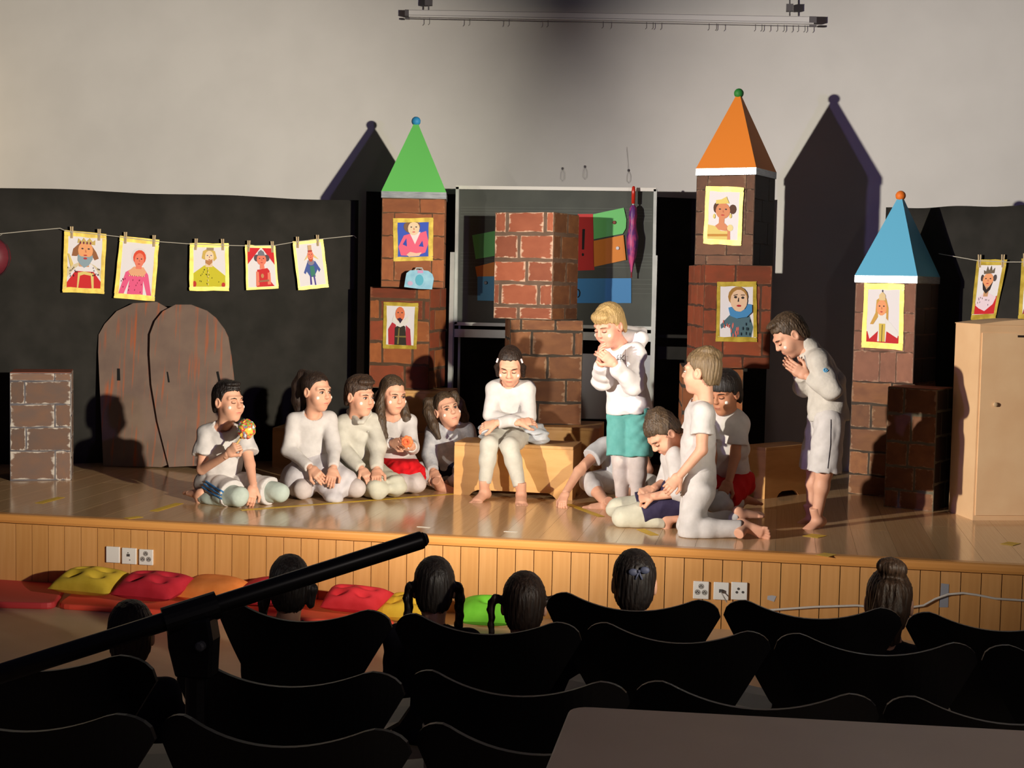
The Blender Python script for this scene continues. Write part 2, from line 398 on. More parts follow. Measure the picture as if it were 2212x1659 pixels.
seg('end_cap', PY(876, 40, YR), PY(884, 40.2, YR), 0.012, 0.006, m_dark, rail, rb)
seg('end_cap', PY(1748, 56, YR), PY(1764, 56.3, YR), 0.012, 0.006, m_dark, rail, rb)
for px in (928, 1015, 1100, 1184, 1303, 1397, 1411, 1532, 1548, 1632, 1646, 1680, 1694, 1725, 1739):
    yy = 41 + (px - 880) * 0.0193
    obj('hook', loc_mesh(MB().tube([PY(px, yy - 3, YR), PY(px, yy + 9, YR), PY(px - 3, yy + 12, YR)], 0.0026, 5), rb), m_dark, rail)
for px, y0, y1 in ((926, -30, 22), (1706, -30, 34)):
    h = obj('hanger', loc_mesh(MB().tube([PY(px, y0, YR), PY(px, y1, YR)], 0.006, 6), rb), m_dark, rail)
    c = PY(px, y1 - 17, YR); obj('hanger_block', loc_mesh(MB().box(c - (0.025, 0.02, 0.025), c + (0.025, 0.02, 0.025)), rb), m_dark, h)
# wire loops hanging on the wall
for px, py, n in ((1215, 364, 'leftmost faint'), (1263, 360, 'middle'), (1357, 368, 'rightmost')):
    P = [PY(px, py, YW - 0.01), PY(px + 4, py + 10, YW - 0.012), PY(px + 4, py + 22, YW - 0.012), PY(px, py + 28, YW - 0.012), PY(px - 4, py + 22, YW - 0.012), PY(px - 3, py + 10, YW - 0.012), PY(px, py, YW - 0.01)]
    t = thing('wall_loop', '%s of three wire loops hanging on the white wall above the chalkboard' % n, 'wire loop', P[0], group='wire loops on the wall')
    obj('loop', loc_mesh(MB().tube(P, 0.0011, 5), P[0]), mat('wire', (150, 146, 148), 0.5), t)
    obj('knot', MB().ball((0, 0, 0), (0.007, 0.007, 0.01), 8, 6), m_dark, t)
    if px == 1357: obj('wire', loc_mesh(MB().tube([PY(1353, 318, YW - 0.01), P[0]], 0.001, 5), P[0]), mat('wire', (150, 146, 148), 0.5), t)
# ================================================================== PAINTED BRICK BOXES
def brickmat(key, c, c2, edge, amt):
    """paint with streaks; ragged pale brush marks along the brick's own border"""
    m = bpy.data.materials.new(key); m.use_nodes = True; nt = m.node_tree; b = nt.nodes['Principled BSDF']; b.inputs['Roughness'].default_value = 0.72
    tc = nt.nodes.new('ShaderNodeTexCoord'); oi = nt.nodes.new('ShaderNodeObjectInfo')
    ad = nt.nodes.new('ShaderNodeVectorMath'); ad.operation = 'ADD'; nt.links.new(tc.outputs['Object'], ad.inputs[0])
    cm = nt.nodes.new('ShaderNodeCombineXYZ'); mu = nt.nodes.new('ShaderNodeMath'); mu.operation = 'MULTIPLY'; mu.inputs[1].default_value = 40
    nt.links.new(oi.outputs['Random'], mu.inputs[0]); [nt.links.new(mu.outputs[0], cm.inputs[i]) for i in range(3)]; nt.links.new(cm.outputs[0], ad.inputs[1])
    nz = nt.nodes.new('ShaderNodeTexNoise'); nz.inputs['Scale'].default_value = 2.2; nz.inputs['Detail'].default_value = 5; nt.links.new(ad.outputs[0], nz.inputs['Vector'])
    r = nt.nodes.new('ShaderNodeValToRGB'); r.color_ramp.elements[0].position = 0.3; r.color_ramp.elements[1].position = 0.7
    r.color_ramp.elements[0].color = (*lin(c), 1); r.color_ramp.elements[1].color = (*lin(c2), 1); nt.links.new(nz.outputs[0], r.inputs[0])
    hs = nt.nodes.new('ShaderNodeHueSaturation'); mr = nt.nodes.new('ShaderNodeMapRange'); mr.inputs[3].default_value = 0.72; mr.inputs[4].default_value = 1.22
    nt.links.new(oi.outputs['Random'], mr.inputs[0]); nt.links.new(mr.outputs[0], hs.inputs['Value']); nt.links.new(r.outputs[0], hs.inputs['Color'])
    sp = nt.nodes.new('ShaderNodeSeparateXYZ'); nt.links.new(tc.outputs['Generated'], sp.inputs[0])
    def edged(i):
        a = nt.nodes.new('ShaderNodeMath'); a.operation = 'SUBTRACT'; a.inputs[1].default_value = 0.5; nt.links.new(sp.outputs[i], a.inputs[0])
        bb = nt.nodes.new('ShaderNodeMath'); bb.operation = 'ABSOLUTE'; nt.links.new(a.outputs[0], bb.inputs[0]); return bb
    mx = nt.nodes.new('ShaderNodeMath'); mx.operation = 'MAXIMUM'; nt.links.new(edged(0).outputs[0], mx.inputs[0]); nt.links.new(edged(2).outputs[0], mx.inputs[1])
    n2 = nt.nodes.new('ShaderNodeTexNoise'); n2.inputs['Scale'].default_value = 5.0; n2.inputs['Detail'].default_value = 6; nt.links.new(ad.outputs[0], n2.inputs['Vector'])
    m2 = nt.nodes.new('ShaderNodeMath'); m2.operation = 'MULTIPLY_ADD'; m2.inputs[1].default_value = 0.30; nt.links.new(n2.outputs[0], m2.inputs[0]); nt.links.new(mx.outputs[0], m2.inputs[2])
    rr = nt.nodes.new('ShaderNodeMapRange'); rr.inputs[1].default_value = 0.625 - 0.06 * amt; rr.inputs[2].default_value = 0.66 - 0.04 * amt; nt.links.new(m2.outputs[0], rr.inputs[0])
    ml = nt.nodes.new('ShaderNodeMath'); ml.operation = 'MULTIPLY'; ml.inputs[1].default_value = min(1.0, amt); nt.links.new(rr.outputs[0], ml.inputs[0])
    mixn = nt.nodes.new('ShaderNodeMix'); mixn.data_type = 'RGBA'; nt.links.new(ml.outputs[0], mixn.inputs[0]); nt.links.new(hs.outputs[0], mixn.inputs[6]); mixn.inputs[7].default_value = (*lin(edge), 1)
    nt.links.new(mixn.outputs[2], b.inputs['Base Color']); return m
BR = {
 'grey': brickmat('brick_greybrown', (116, 84, 64), (100, 80, 70), (226, 220, 208), 0.55),
 'warm': brickmat('brick_warm', (158, 92, 48), (140, 78, 40), (196, 150, 110), 0.2),
 'red': brickmat('brick_red', (142, 66, 38), (122, 62, 36), (190, 140, 104), 0.2),
 'orange': brickmat('brick_orange', (160, 88, 58), (146, 76, 48), (226, 196, 168), 0.7),
 'brown': brickmat('brick_brown', (134, 86, 50), (112, 68, 40), (196, 168, 136), 0.35),
 'dark': brickmat('brick_dark', (112, 72, 48), (96, 62, 42), (170, 150, 120), 0.25),
 'mauve': brickmat('brick_mauve', (138, 90, 68), (124, 80, 60), (206, 178, 150), 0.3),
 'black': brickmat('brick_side_shade', (52, 36, 28), (40, 30, 26), (80, 60, 48), 0.1),  # for side faces only: their shade is put into this near-black colour
}
BRM = {}
def brick_mesh(kind, j):
    if (kind, j) in BRM: return BRM[kind, j]
    rn = random.Random(j * 31 + 5); n = 4; pts = []
    cs = [(0, 0), (1, 0), (1, 1), (0, 1)]
    for i in range(4):
        a = cs[i]; b = cs[(i + 1) % 4]
        for k in range(n):
            t = k / n; px = a[0] + (b[0] - a[0]) * t; pz = a[1] + (b[1] - a[1]) * t
            pts.append((px + rn.uniform(-0.012, 0.012), 0.0, pz + rn.uniform(-0.03, 0.03)))
    me = MB().prism(pts, (0, 1, 0)).mesh('brick'); me.materials.append(BR[kind]); BRM[kind, j] = me; return me
def bricks_on(parent, w, h, rows, kind, place, gap):
    """rows: list (top to bottom) of (height fraction, [cut fractions]); place(u, v, du, dv)->(loc, scale, rz)"""
    z = 1.0
    for hf, cuts in rows:
        cs = [0.0] + list(cuts) + [1.0]
        for a, b in zip(cs[:-1], cs[1:]):
            u0 = a * w + (gap / 2 if a > 0 else 0.004); u1 = b * w - (gap / 2 if b < 1 else 0.004)
            v1 = z * h - (gap / 2 if z < 1 else 0.004); v0 = (z - hf) * h + (gap / 2 if z - hf > 0.01 else 0.004)
            kd = kind if isinstance(kind, str) else random.choice(kind)
            o = bpy.data.objects.new('brick', brick_mesh(kd, random.randint(0, 4))); COL.objects.link(o); o.parent = parent
            loc, rz = place(u0, v0); o.location = loc; o.rotation_euler[2] = rz; o.scale = (u1 - u0, 0.0016, v1 - v0)
        z -= hf
def autorows(n, seed, w):
    rn = random.Random(seed); hs = [1 + rn.uniform(-0.12, 0.12) for _ in range(n)]; s = sum(hs); out = []
    for i in range(n):
        a = (0.36 if i % 2 else 0.66) + rn.uniform(-0.06, 0.06); out.append((hs[i] / s, [a] if w < 0.6 else [a * 0.6, a * 0.6 + 0.4]))
    return out
def block(label, xl, xr, yb, yt, Yr, phi, depth, kind, rows=None, side='R', srows=None, zb=None, gap=0.014, mortar=(92, 84, 76), skind=None, top=None, h=None):
    """cardboard box painted as brickwork; (xl, xr) pixel columns of its front face, Yr depth of the front right edge, phi turn (deg)"""
    ph = math.radians(phi); ex = np.array([math.cos(ph), -math.sin(ph)]); ey = np.array([math.sin(ph), math.cos(ph)])
    Pr = PY(xr, yb, Yr); z0 = Pr[2] if zb is None else zb
    lo, hi = 0.05, 2.0
    for _ in range(40):
        mid = (lo + hi) / 2; q = Pr[:2] - ex * mid
        if proj((q[0], q[1], z0))[0] > xl: lo = mid
        else: hi = mid
    wd = lo; hh = (PY(xr, yt, Yr)[2] - z0) if h is None else h
    c = Pr[:2] - ex * wd / 2 + ey * depth / 2
    root = thing('brick_box', label, 'box', (c[0], c[1], z0), -ph, 'boxes painted as brickwork')
    obj('box_body', MB().box((-wd / 2, -depth / 2, 0), (wd / 2, depth / 2, hh)), mat('mortar_%02x%02x%02x' % mortar, mortar, 0.85, tuple(max(0, v - 14) for v in mortar), 9.0), root)
    n = max(3, round(hh / 0.14))
    bricks_on(root, wd, hh, rows or autorows(n, int(xl), wd), kind, lambda u, v: ((-wd / 2 + u, -depth / 2 - 0.0016, v), 0.0), gap)
    sr = srows or autorows(n, int(xl) + 3, depth)
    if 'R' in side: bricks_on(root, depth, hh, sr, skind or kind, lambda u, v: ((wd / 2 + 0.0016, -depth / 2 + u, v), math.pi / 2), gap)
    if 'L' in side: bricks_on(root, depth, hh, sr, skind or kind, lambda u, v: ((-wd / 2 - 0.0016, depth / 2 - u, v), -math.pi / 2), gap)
    if top: obj('top_flap', MB().box((-wd / 2 + 0.002, -depth / 2 + 0.002, hh), (wd / 2 - 0.002, depth / 2 - 0.002, hh + 0.004)), top, root)
    root['_'] = 0; del root['_']
    return dict(root=root, w=wd, d=depth, h=hh, z=z0, top=z0 + hh, ex=ex, ey=ey, c=c, phi=ph)
m_btop = mat('painted_flap', (150, 78, 48), 0.7, (126, 66, 42), 6.0)
# single brick box far left
block('low grey-brown brick-painted box with white joints at the far left', 22, 154, 1035, 806, 8.75, -25, 0.36, 'grey', zb=ST,
      rows=[(0.075, [0.73]), (0.215, [0.24]), (0.215, [0.735]), (0.22, [0.26]), (0.275, [0.735])], side='R', gap=0.008, mortar=(96, 92, 96), top=m_btop)
# green tower
gA2 = block('brick-painted box with a black-robed portrait, under the green-roofed tower', 797, 926, 842, 622, 10.0, 3, 0.40, ['red', 'warm'],
      rows=[(0.12, [0.78]), (0.20, [0.17, 0.9]), (0.22, [0.3]), (0.22, [0.22, 0.72]), (0.24, [0.6])], side='RL', gap=0.018, mortar=(98, 74, 54))
gA1 = block('brick-painted box carrying the green tower roof', 823, 959, 622, 430, 9.98, -12, 0.42, 'warm', zb=gA2['top'],
      rows=[(0.165, [0.6]), (0.255, [0.2, 0.8]), (0.255, [0.2, 0.8]), (0.25, [0.2, 0.8]), (0.075, [0.4])], side='RL', gap=0.007, mortar=(92, 66, 44))
# centre tower
gB2 = block('dark brick-painted box behind the girl on the bench', 1098, 1255, 918, 692, 9.93, -15, 0.42, 'brown',
      rows=[(0.11, [0.15, 0.62]), (0.23, [0.3, 0.88]), (0.23, [0.52]), (0.22, [0.78]), (0.21, [0.4])], side='L', gap=0.016, mortar=(70, 60, 50))
gB1 = block('bright brick-painted box on top of the centre stack before the chalkboard', 1066, 1192, 692, 458, 9.80, 15.5, 0.42, 'orange', zb=gB2['top'],
      rows=[(0.20, [0.21, 0.86]), (0.245, [0.42]), (0.215, [0.56]), (0.215, [0.11, 0.77]), (0.125, [0.43])],
      srows=[(0.20, [0.55]), (0.245, [0.3]), (0.215, [0.52]), (0.215, [0.7]), (0.125, [0.5])], side='RL', gap=0.024, mortar=(112, 90, 74), skind='brown')  # sides in darker brown bricks, the unlit face put into the colour
# orange tower
gC3 = block('lowest brick-painted box of the orange-roofed tower behind the kneeling boys', 1468, 1600, 1010, 795, 9.72, -6, 0.50, 'warm', zb=ST, side='L', gap=0.020, mortar=(70, 62, 54),
      rows=[(0.16, [0.5]), (0.22, [0.3]), (0.22, [0.65]), (0.2, [0.3]), (0.2, [0.6])])
gC2 = block('dark red brick-painted box with the blue-ruff portrait in the orange tower', 1516, 1662, 795, 574, 9.70, -13, 0.60, 'red', zb=gC3['top'],
      rows=[(0.19, [0.46]), (0.24, [0.2, 0.84]), (0.22, [0.2, 0.84]), (0.23, [0.3, 0.88]), (0.12, [0.6])], side='L', gap=0.014, mortar=(84, 58, 44))
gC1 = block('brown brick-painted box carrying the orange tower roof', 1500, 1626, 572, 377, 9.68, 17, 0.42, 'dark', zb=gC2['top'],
      rows=[(0.16, [0.2, 0.85]), (0.24, [0.18, 0.86]), (0.26, [0.18, 0.86]), (0.23, [0.55]), (0.11, [0.2, 0.78])], side='RL', gap=0.006, mortar=(74, 54, 42), skind='black')  # near-black side bricks: shade of the turned-away face painted in
# blue tower
gD2 = block('lower brick-painted box of the blue-roofed tower, half in shadow', 1832, 1968, 1040, 830, 9.55, 24, 0.40, 'brown', zb=ST, side='RL', gap=0.014, mortar=(72, 60, 50), top=m_btop)
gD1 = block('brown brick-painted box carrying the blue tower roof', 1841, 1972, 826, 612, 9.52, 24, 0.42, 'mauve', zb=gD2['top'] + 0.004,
      rows=[(0.30, [0.2, 0.8]), (0.19, [0.18, 0.8]), (0.20, [0.18, 0.84]), (0.31, [0.45, 0.72])], side='RL', gap=0.006, mortar=(104, 78, 64), skind='black')  # sides take the near-black bricks, shade put into their colour
gE = block('brown brick-painted box standing in front beside the cardboard wardrobe', 1909, 2016, 1090, 842, 9.06, 25, 0.27, 'brown', zb=ST, side='R', skind='black', gap=0.014, mortar=(112, 106, 90), top=m_btop,  # right side's shade painted into its bricks
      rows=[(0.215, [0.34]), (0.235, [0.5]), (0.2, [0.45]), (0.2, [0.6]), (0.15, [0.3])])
print('TOWER TOPS', [round(g['top'], 3) for g in (gA2, gA1, gB2, gB1, gC3, gC2, gC1, gD2, gD1, gE)], [round(g['w'], 2) for g in (gA2, gA1, gB2, gB1, gC3, gC2, gC1, gD2, gD1, gE)], [round(g['z'], 3) for g in (gA2, gB2)])
# roofs
m_band = mat('silver_tape', (176, 182, 186), 0.3, (146, 152, 158), 14.0, (1, 1, 6), metal=0.4)
def roof(label, g, apex_px, col, ballc, band_h=0.045, ov=0.006):
    """square pyramid with silver band and ball, sitting on block g"""
    P = np.array([g['c'][0], g['c'][1], g['top']]); root = thing('tower_roof', label, 'tower roof', P, -g['phi'], 'pointed tower roofs')
    w2, d2 = g['w'] / 2 + ov, g['d'] / 2 + ov
    # apex height from the ball's pixel row at the tower axis
    D = (P - CAM) @ FWD; za = CAM[2] + (proj((P[0], P[1], CAM[2]))[1] - apex_px[1]) / F_PX * D - P[2]
    hb = 0.010
    b = MB(); b.box((-w2, -d2, -band_h * 0.0 + 0.0005), (w2, d2, band_h)); obj('silver_band', b, m_band, root)
    t = 0.016
    obj('roof_pyramid', MB().hexa([(-w2, -d2, band_h), (w2, -d2, band_h), (w2, d2, band_h), (-w2, d2, band_h)], [(-t, -t, za - 0.02), (t, -t, za - 0.02), (t, t, za - 0.02), (-t, t, za - 0.02)]),
        mat('roof_%02x%02x%02x' % col, col, 0.7), root)
    obj('ball', MB().ball((0, 0, za), 0.032, 20, 12), mat('ball_%02x%02x%02x' % ballc, ballc, 0.6, bump=0.15, scale=120.0), root, smooth=True)
roof('green pyramid tower roof with a blue ball on top', gA1, (893, 264), (98, 190, 92), (44, 140, 196))
roof('orange pyramid tower roof with a green ball on top', gC1, (1601, 204), (226, 128, 34), (40, 128, 52))
roof('blue pyramid tower roof with an orange ball on top', gD1, (1937, 424), (94, 178, 216), (236, 120, 34))
# ================================================================== CHALKBOARD
YB = 10.42
m_alu = mat('aluminium', (196, 200, 196), 0.45, (176, 180, 178), 6.0, metal=0.1)
m_white = mat('white_enamel', (224, 222, 216), 0.4)
bd = thing('chalkboard', 'large dark chalkboard on a white rolling frame covered with coloured cards', 'chalkboard', PY(1200, 930, YB))
bb = np.array(bd.location)
def wq(pts, off, name, m, parent=bd, base=bb, Y=YB, y0=0.0):
    P = [PY(px, py, Y) + (0, y0, 0) - base for px, py in pts]; return obj(name, MB().prism(P, (0, off, 0)), m, parent)
C4 = [(991, 407), (1413, 412), (1408, 705), (987, 695)]
m_slate = mat('slate', (80, 84, 79), 0.8, (72, 76, 72), 5.0)
wq([C4[3], C4[2], C4[1], C4[0]], 0.03, 'slate', m_slate)
def bar(p, q, w, m, name, y0=-0.02, dp=0.035, parent=bd, base=bb, Y=YB):
    P = PY(*p, Y); Q = PY(*q, Y); d = (Q - P); d /= np.linalg.norm(d); n = np.array([-d[2], 0, d[0]]) * w / 2
    return obj(name, MB().prism([P - n + (0, y0, 0) - base, Q - n + (0, y0, 0) - base, Q + n + (0, y0, 0) - base, P + n + (0, y0, 0) - base], (0, dp, 0)), m, parent)
bar((986, 405), (1418, 410), 0.024, m_white, 'frame_bar'); bar((983, 699), (1412, 709), 0.024, m_alu, 'frame_bar')
bar((989, 404), (985, 700), 0.022, m_alu, 'frame_bar'); bar((1416, 409), (1411, 710), 0.022, m_alu, 'frame_bar')
for y in (447, 453, 459, 466, 473, 545, 552, 560, 567, 574, 600, 610, 620, 630):
    wq([(995, y + 0.7), (1409, y + 4.7), (1409, y + 4.0), (995, y)], 0.0006, 'ruled_line', flat((98, 104, 98)), y0=-0.001)
bar((981, 545), (972, 990), 0.030, m_alu, 'post', -0.06, 0.05); bar((1417, 552), (1405, 985), 0.030, m_alu, 'post', -0.06, 0.05)
bar((983, 719), (1408, 729), 0.058, m_alu, 'cross_bar', -0.03, 0.03)
bar((990, 704), (986, 985), 0.014, m_alu, 'rear_strut', 0.03, 0.02)
wq([(1250, 905), (1404, 908), (1404, 768), (1250, 764)], 0.02, 'lower_panel', mat('grey_panel', (176, 178, 184), 0.5), y0=0.03)
bar((975, 984), (1406, 984), 0.04, m_alu, 'base_bar', -0.05, 0.35)
def card(pts, col, label, y=0.0):
    base = PY(*pts[0], YB - 0.006 - y); P = [PY(px, py, YB - 0.006 - y) - base for px, py in pts]
    o = obj('card', MB().prism(P[::-1], (0, 0.004, 0)), flat(col, 0.6), loc=base); tag(o, label, 'card', 'coloured cards on the chalkboard'); return o, base
def z3(x, y): return 960 + x * 0.2351, 380 + y * 0.2351
CG, CO, CB, CR = (100, 190, 104), (214, 128, 36), (58, 130, 190), (190, 38, 36)
card([z3(255, 545), z3(520, 495), z3(550, 720), z3(287, 765)], CG, 'green card on the chalkboard left of the brick boxes')
card([z3(283, 835), z3(520, 775), z3(540, 930), z3(300, 930)], CO, 'orange card on the chalkboard left of the brick boxes', 0.003)
o, b0 = card([z3(303, 925), z3(560, 920), z3(560, 1150), z3(303, 1145)], (70, 146, 190), 'blue card on the chalkboard left of the brick boxes', 0.006)
def magnet(card_o, base, px, py, col, Y):
    c = PY(px, py, Y) - base; obj('magnet', MB().lathe([(0.0125, 0), (0.0125, 0.006), (0.010, 0.009)], 12), flat(col, 0.4), card_o, loc=c).rotation_euler[0] = math.pi / 2
magnet(o, b0, *z3(380, 982), (90, 96, 102), YB - 0.013)
o, b0 = card([z3(1225, 350), z3(1365, 350), z3(1378, 865), z3(1225, 870)], CR, 'red card with a black exclamation mark right of the brick boxes')
for i, pts in enumerate(([(1268, 488), (1292, 488), (1284, 676), (1264, 676)], [(1262, 716), (1272, 708), (1283, 716), (1283, 730), (1272, 738), (1262, 730)])):
    obj('exclamation_mark' if i == 0 else 'exclamation_dot', MB().prism([PY(*z3(*p), YB - 0.0078) - b0 for p in pts], (0, 0.0015, 0)), flat((20, 16, 18)), o)
o, b0 = card([z3(1366, 352), z3(1648, 292), z3(1672, 400), z3(1668, 480), z3(1640, 530), z3(1372, 582)], (104, 196, 110), 'green card with a red magnet right of the red card', 0.003)
magnet(o, b0, *z3(1562, 428), (120, 40, 26), YB - 0.010)
o, b0 = card([z3(1370, 597), z3(1645, 543), z3(1668, 772), z3(1375, 835)], CO, 'orange card with a white magnet right of the red card', 0.006)
magnet(o, b0, *z3(1592, 664), (210, 208, 214), YB - 0.013)
o, b0 = card([z3(1215, 943), z3(1716, 940), z3(1716, 1168), z3(1215, 1168)], CB, 'wide blue card with a black stroke right of the brick boxes')
P = [PY(*z3(*p), YB - 0.0085) - b0 for p in ((1220, 1040), (1238, 1048), (1246, 1070), (1243, 1100), (1228, 1116))]
obj('black_stroke', MB().tube(P, 0.004, 6), flat((20, 18, 22)), o)
# umbrella hooked over the chalkboard frame
ub = PY(1364, 600, YB - 0.07); um = thing('umbrella', 'closed pink and violet umbrella hanging on the chalkboard', 'umbrella', ub)
s_ = lambda y: (PY(1364, y, YB - 0.07)[2] - ub[2])
b = MB(); prof = []
ring = []
for y, r in ((588, 0.006), (575, 0.012), (555, 0.025), (530, 0.033), (512, 0.034), (495, 0.024), (480, 0.021), (465, 0.026), (450, 0.022), (443, 0.010)):
    ring.append((r, s_(y)))
n = 16; V = []; Fc = []
for i, (r, z) in enumerate(ring):
    for k in range(n):
        a = 2 * math.pi * k / n; rr = r * (1.0 + (0.22 if k % 2 else -0.16)); V.append((rr * math.cos(a + i * 0.12), rr * math.sin(a + i * 0.12), z))
for i in range(len(ring) - 1):
    for k in range(n): Fc.append((i * n + k, (i + 1) * n + k, (i + 1) * n + (k + 1) % n, i * n + (k + 1) % n))
m_um = mat('umbrella_cloth', (196, 74, 128), 0.5, (92, 44, 118), 9.0, (3, 3, 1.2), lo=0.42, hi=0.58)
obj('folded_canopy', MB().add(V, Fc), m_um, um, smooth=True)
obj('tip', MB().tube([(0, 0, 0), (0, 0, s_(586))], 0.005, 8), flat((130, 28, 34)), um)
obj('shaft', MB().tube([(0, 0, s_(450)), (0, 0, s_(434))], 0.006, 8), m_alu, um)
obj('handle', MB().tube([(0, 0, s_(440)), (0, 0, s_(412)), (0, 0, s_(405)), (0, 0, s_(402))], [0.013, 0.014, 0.012, 0.006], 10), mat('red_handle', (196, 44, 30), 0.25), um, smooth=True)
# ================================================================== WOODEN BOX BENCHES
m_beech = mat('beech_panel', (226, 174, 108), 0.5, (214, 160, 94), 3.0, (1.5, 1.5, 6))
m_beech2 = mat('beech_edge', (214, 166, 106), 0.5, (202, 150, 90), 3.0, (6, 1.5, 1.5))
def bench(label, xl, xr, yb, Yr, phi, depth, h, zb=ST, arch=True, m=None, xl_w=None):
    m = m or m_beech
    ph = math.radians(phi); ex = np.array([math.cos(ph), -math.sin(ph)]); ey = np.array([math.sin(ph), math.cos(ph)])
    Pr = PY(xr, yb, Yr); lo, hi = 0.05, 3.0
    for _ in range(40):
        mid = (lo + hi) / 2; q = Pr[:2] - ex * mid
        if proj((q[0], q[1], zb))[0] > xl: lo = mid
        else: hi = mid
    wd = lo; c = Pr[:2] - ex * wd / 2 + ey * depth / 2
    root = thing('box_bench', label, 'bench', (c[0], c[1], zb), -ph, 'wooden box benches')
    t = 0.02; w2, d2 = wd / 2, depth / 2
    obj('top_panel', MB().box((-w2, -d2, h - t), (w2, d2, h)), m_beech2, root, bevel=0.003)
    def arched(L):
        if not arch: return [(-L, 0), (L, 0), (L, h - t), (-L, h - t)]
        a = L - 0.10; r = 0.035
        return [(-L, 0), (-a, 0), (-a + 0.02, r * 0.6), (-a + 0.05, r), (a - 0.05, r), (a - 0.02, r * 0.6), (a, 0), (L, 0), (L, h - t), (-L, h - t)]
    for s in (-1, 1):
        yy = -d2 if s < 0 else d2 - t
        obj('long_panel', MB().prism([(x, yy, z) for x, z in arched(w2)], (0, t, 0)), m, root)
        xx = -w2 if s < 0 else w2 - t
        obj('end_panel', MB().prism([(xx, y, z) for y, z in arched(d2 - t - 0.0005)][::-1], (t, 0, 0)), m, root)
    return dict(root=root, c=c, w=wd, d=depth, top=zb + h)
bn = bench('beech box bench with the girl in white leggings sitting on it', 980, 1236, 1083, 8.86, 1, 0.33, 0.325)
bench('long beech box bench under the green tower behind the seated children', 588, 962, 1020, 9.86, -3, 0.40, gA2['z'] - ST - 0.285, arch=False)
bench('beech box bench stacked on another, carrying the green tower', 832, 968, 912, 9.90, -3, 0.38, 0.283, zb=gA2['z'] - 0.284, arch=False)
bench('beech box bench under the centre stack of brick boxes', 1080, 1292, 1012, 9.74, -3, 0.52, gB2['z'] - ST - 0.001)
bench('beech box bench on the floor between the kneeling boys and the bowing boy', 1600, 1652, 1062, 9.28, 38, 0.46, 0.32)
# ================================================================== CARDBOARD WARDROBE
m_card = mat('cardboard', (234, 194, 148), 0.75, (226, 184, 138), 4.0)
cb = PZ(2101, 1124, ST); ph = math.radians(-24)
wr = thing('wardrobe', 'tall pale cardboard wardrobe with a round knob at the right edge', 'wardrobe', (cb[0], cb[1], ST), -ph * 0 + math.radians(24) * 0)
# plan: left side runs back to the wall, front turns towards the right
D1 = np.array([proj_ := 0.0, 0.0])
A_ = cb[:2]; Bk = PZ(2049, 1104, ST)[:2]                       # front-left and back-left corners
sd = Bk - A_; dl = np.linalg.norm(sd); sd /= dl; fr = np.array([sd[1], -sd[0]]); fr = fr if fr[0] > 0 else -fr
H_ = PY(2118, 700, cb[1])[2] - ST; Wd = 0.62
def wp(a, b): p = fr * a + sd * b; return (p[0], p[1])
b = MB(); q = [wp(0, 0), wp(Wd, 0), wp(Wd, dl), wp(0, dl)]
b.hexa([(x, y, 0.0) for x, y in q], [(x, y, H_) for x, y in q]); obj('carcass', b, m_card, wr)
arc = MB(); n = 10
pts = [(-0.004 + (Wd + 0.008) * i / n, H_ + 0.03 * math.sin(math.pi * i / n)) for i in range(n + 1)]
poly = [(*wp(a, -0.006), z) for a, z in pts] + [(*wp(Wd + 0.004, -0.006), H_ - 0.004), (*wp(-0.004, -0.006), H_ - 0.004)]
arc.prism(poly[::-1], (sd[0] * (dl + 0.01), sd[1] * (dl + 0.01), 0)); obj('curved_top', arc, m_card, wr)
dr = MB(); q = [wp(0.012, -0.008), wp(Wd - 0.01, -0.008), wp(Wd - 0.01, -0.0003), wp(0.012, -0.0003)]
dr.hexa([(x, y, 0.03) for x, y in q], [(x, y, H_ - 0.05) for x, y in q]); dor = obj('door', dr, mat('cardboard_door', (240, 202, 156), 0.75, (232, 190, 144), 4.0), wr)
kz = PY(2145, 874, cb[1])[2] - ST; kp = wp(0.10, -0.011)
obj('knob', MB().lathe([(0.011, 0), (0.013, 0.006), (0.011, 0.012), (0.004, 0.014)], 14), mat('knob', (206, 178, 140), 0.4), dor, loc=(kp[0], kp[1], kz)).rotation_euler = (math.pi / 2, 0, math.atan2(fr[1], fr[0]))
q = [wp(0.22, -0.012), wp(Wd - 0.05, -0.012), wp(Wd - 0.05, -0.0085), wp(0.22, -0.0085)]
obj('grip_slot', MB().hexa([(x, y, H_ - 0.072) for x, y in q], [(x, y, H_ - 0.060) for x, y in q]), flat((46, 30, 20)), dor)
# ================================================================== BROWN ROUND-TOPPED DOORS
def doormat(key, seed):
    m = mat(key, (134, 112, 98), 0.8, (118, 98, 88), 5.0); nt = m.node_tree; b = nt.nodes['Principled BSDF']
    tc = nt.nodes.new('ShaderNodeTexCoord'); mp = nt.nodes.new('ShaderNodeMapping'); mp.inputs['Scale'].default_value = (20, 1, 1.5); mp.inputs['Location'].default_value = (seed, 0, seed)
    nz = nt.nodes.new('ShaderNodeTexNoise'); nz.inputs['Scale'].default_value = 1.5; nz.inputs['Detail'].default_value = 3
    nt.links.new(tc.outputs['Object'], mp.inputs[0]); nt.links.new(mp.outputs[0], nz.inputs['Vector'])
    r = nt.nodes.new('ShaderNodeMapRange'); r.inputs[1].default_value = 0.55; r.inputs[2].default_value = 0.70; nt.links.new(nz.outputs[0], r.inputs[0])
    mx = nt.nodes.new('ShaderNodeMix'); mx.data_type = 'RGBA'; nt.links.new(r.outputs[0], mx.inputs[0])
    old = b.inputs['Base Color'].links[0].from_socket; nt.links.new(old, mx.inputs[6]); mx.inputs[7].default_value = (*lin((178, 96, 58)), 1)
    nt.links.new(mx.outputs[2], b.inputs['Base Color']); return m
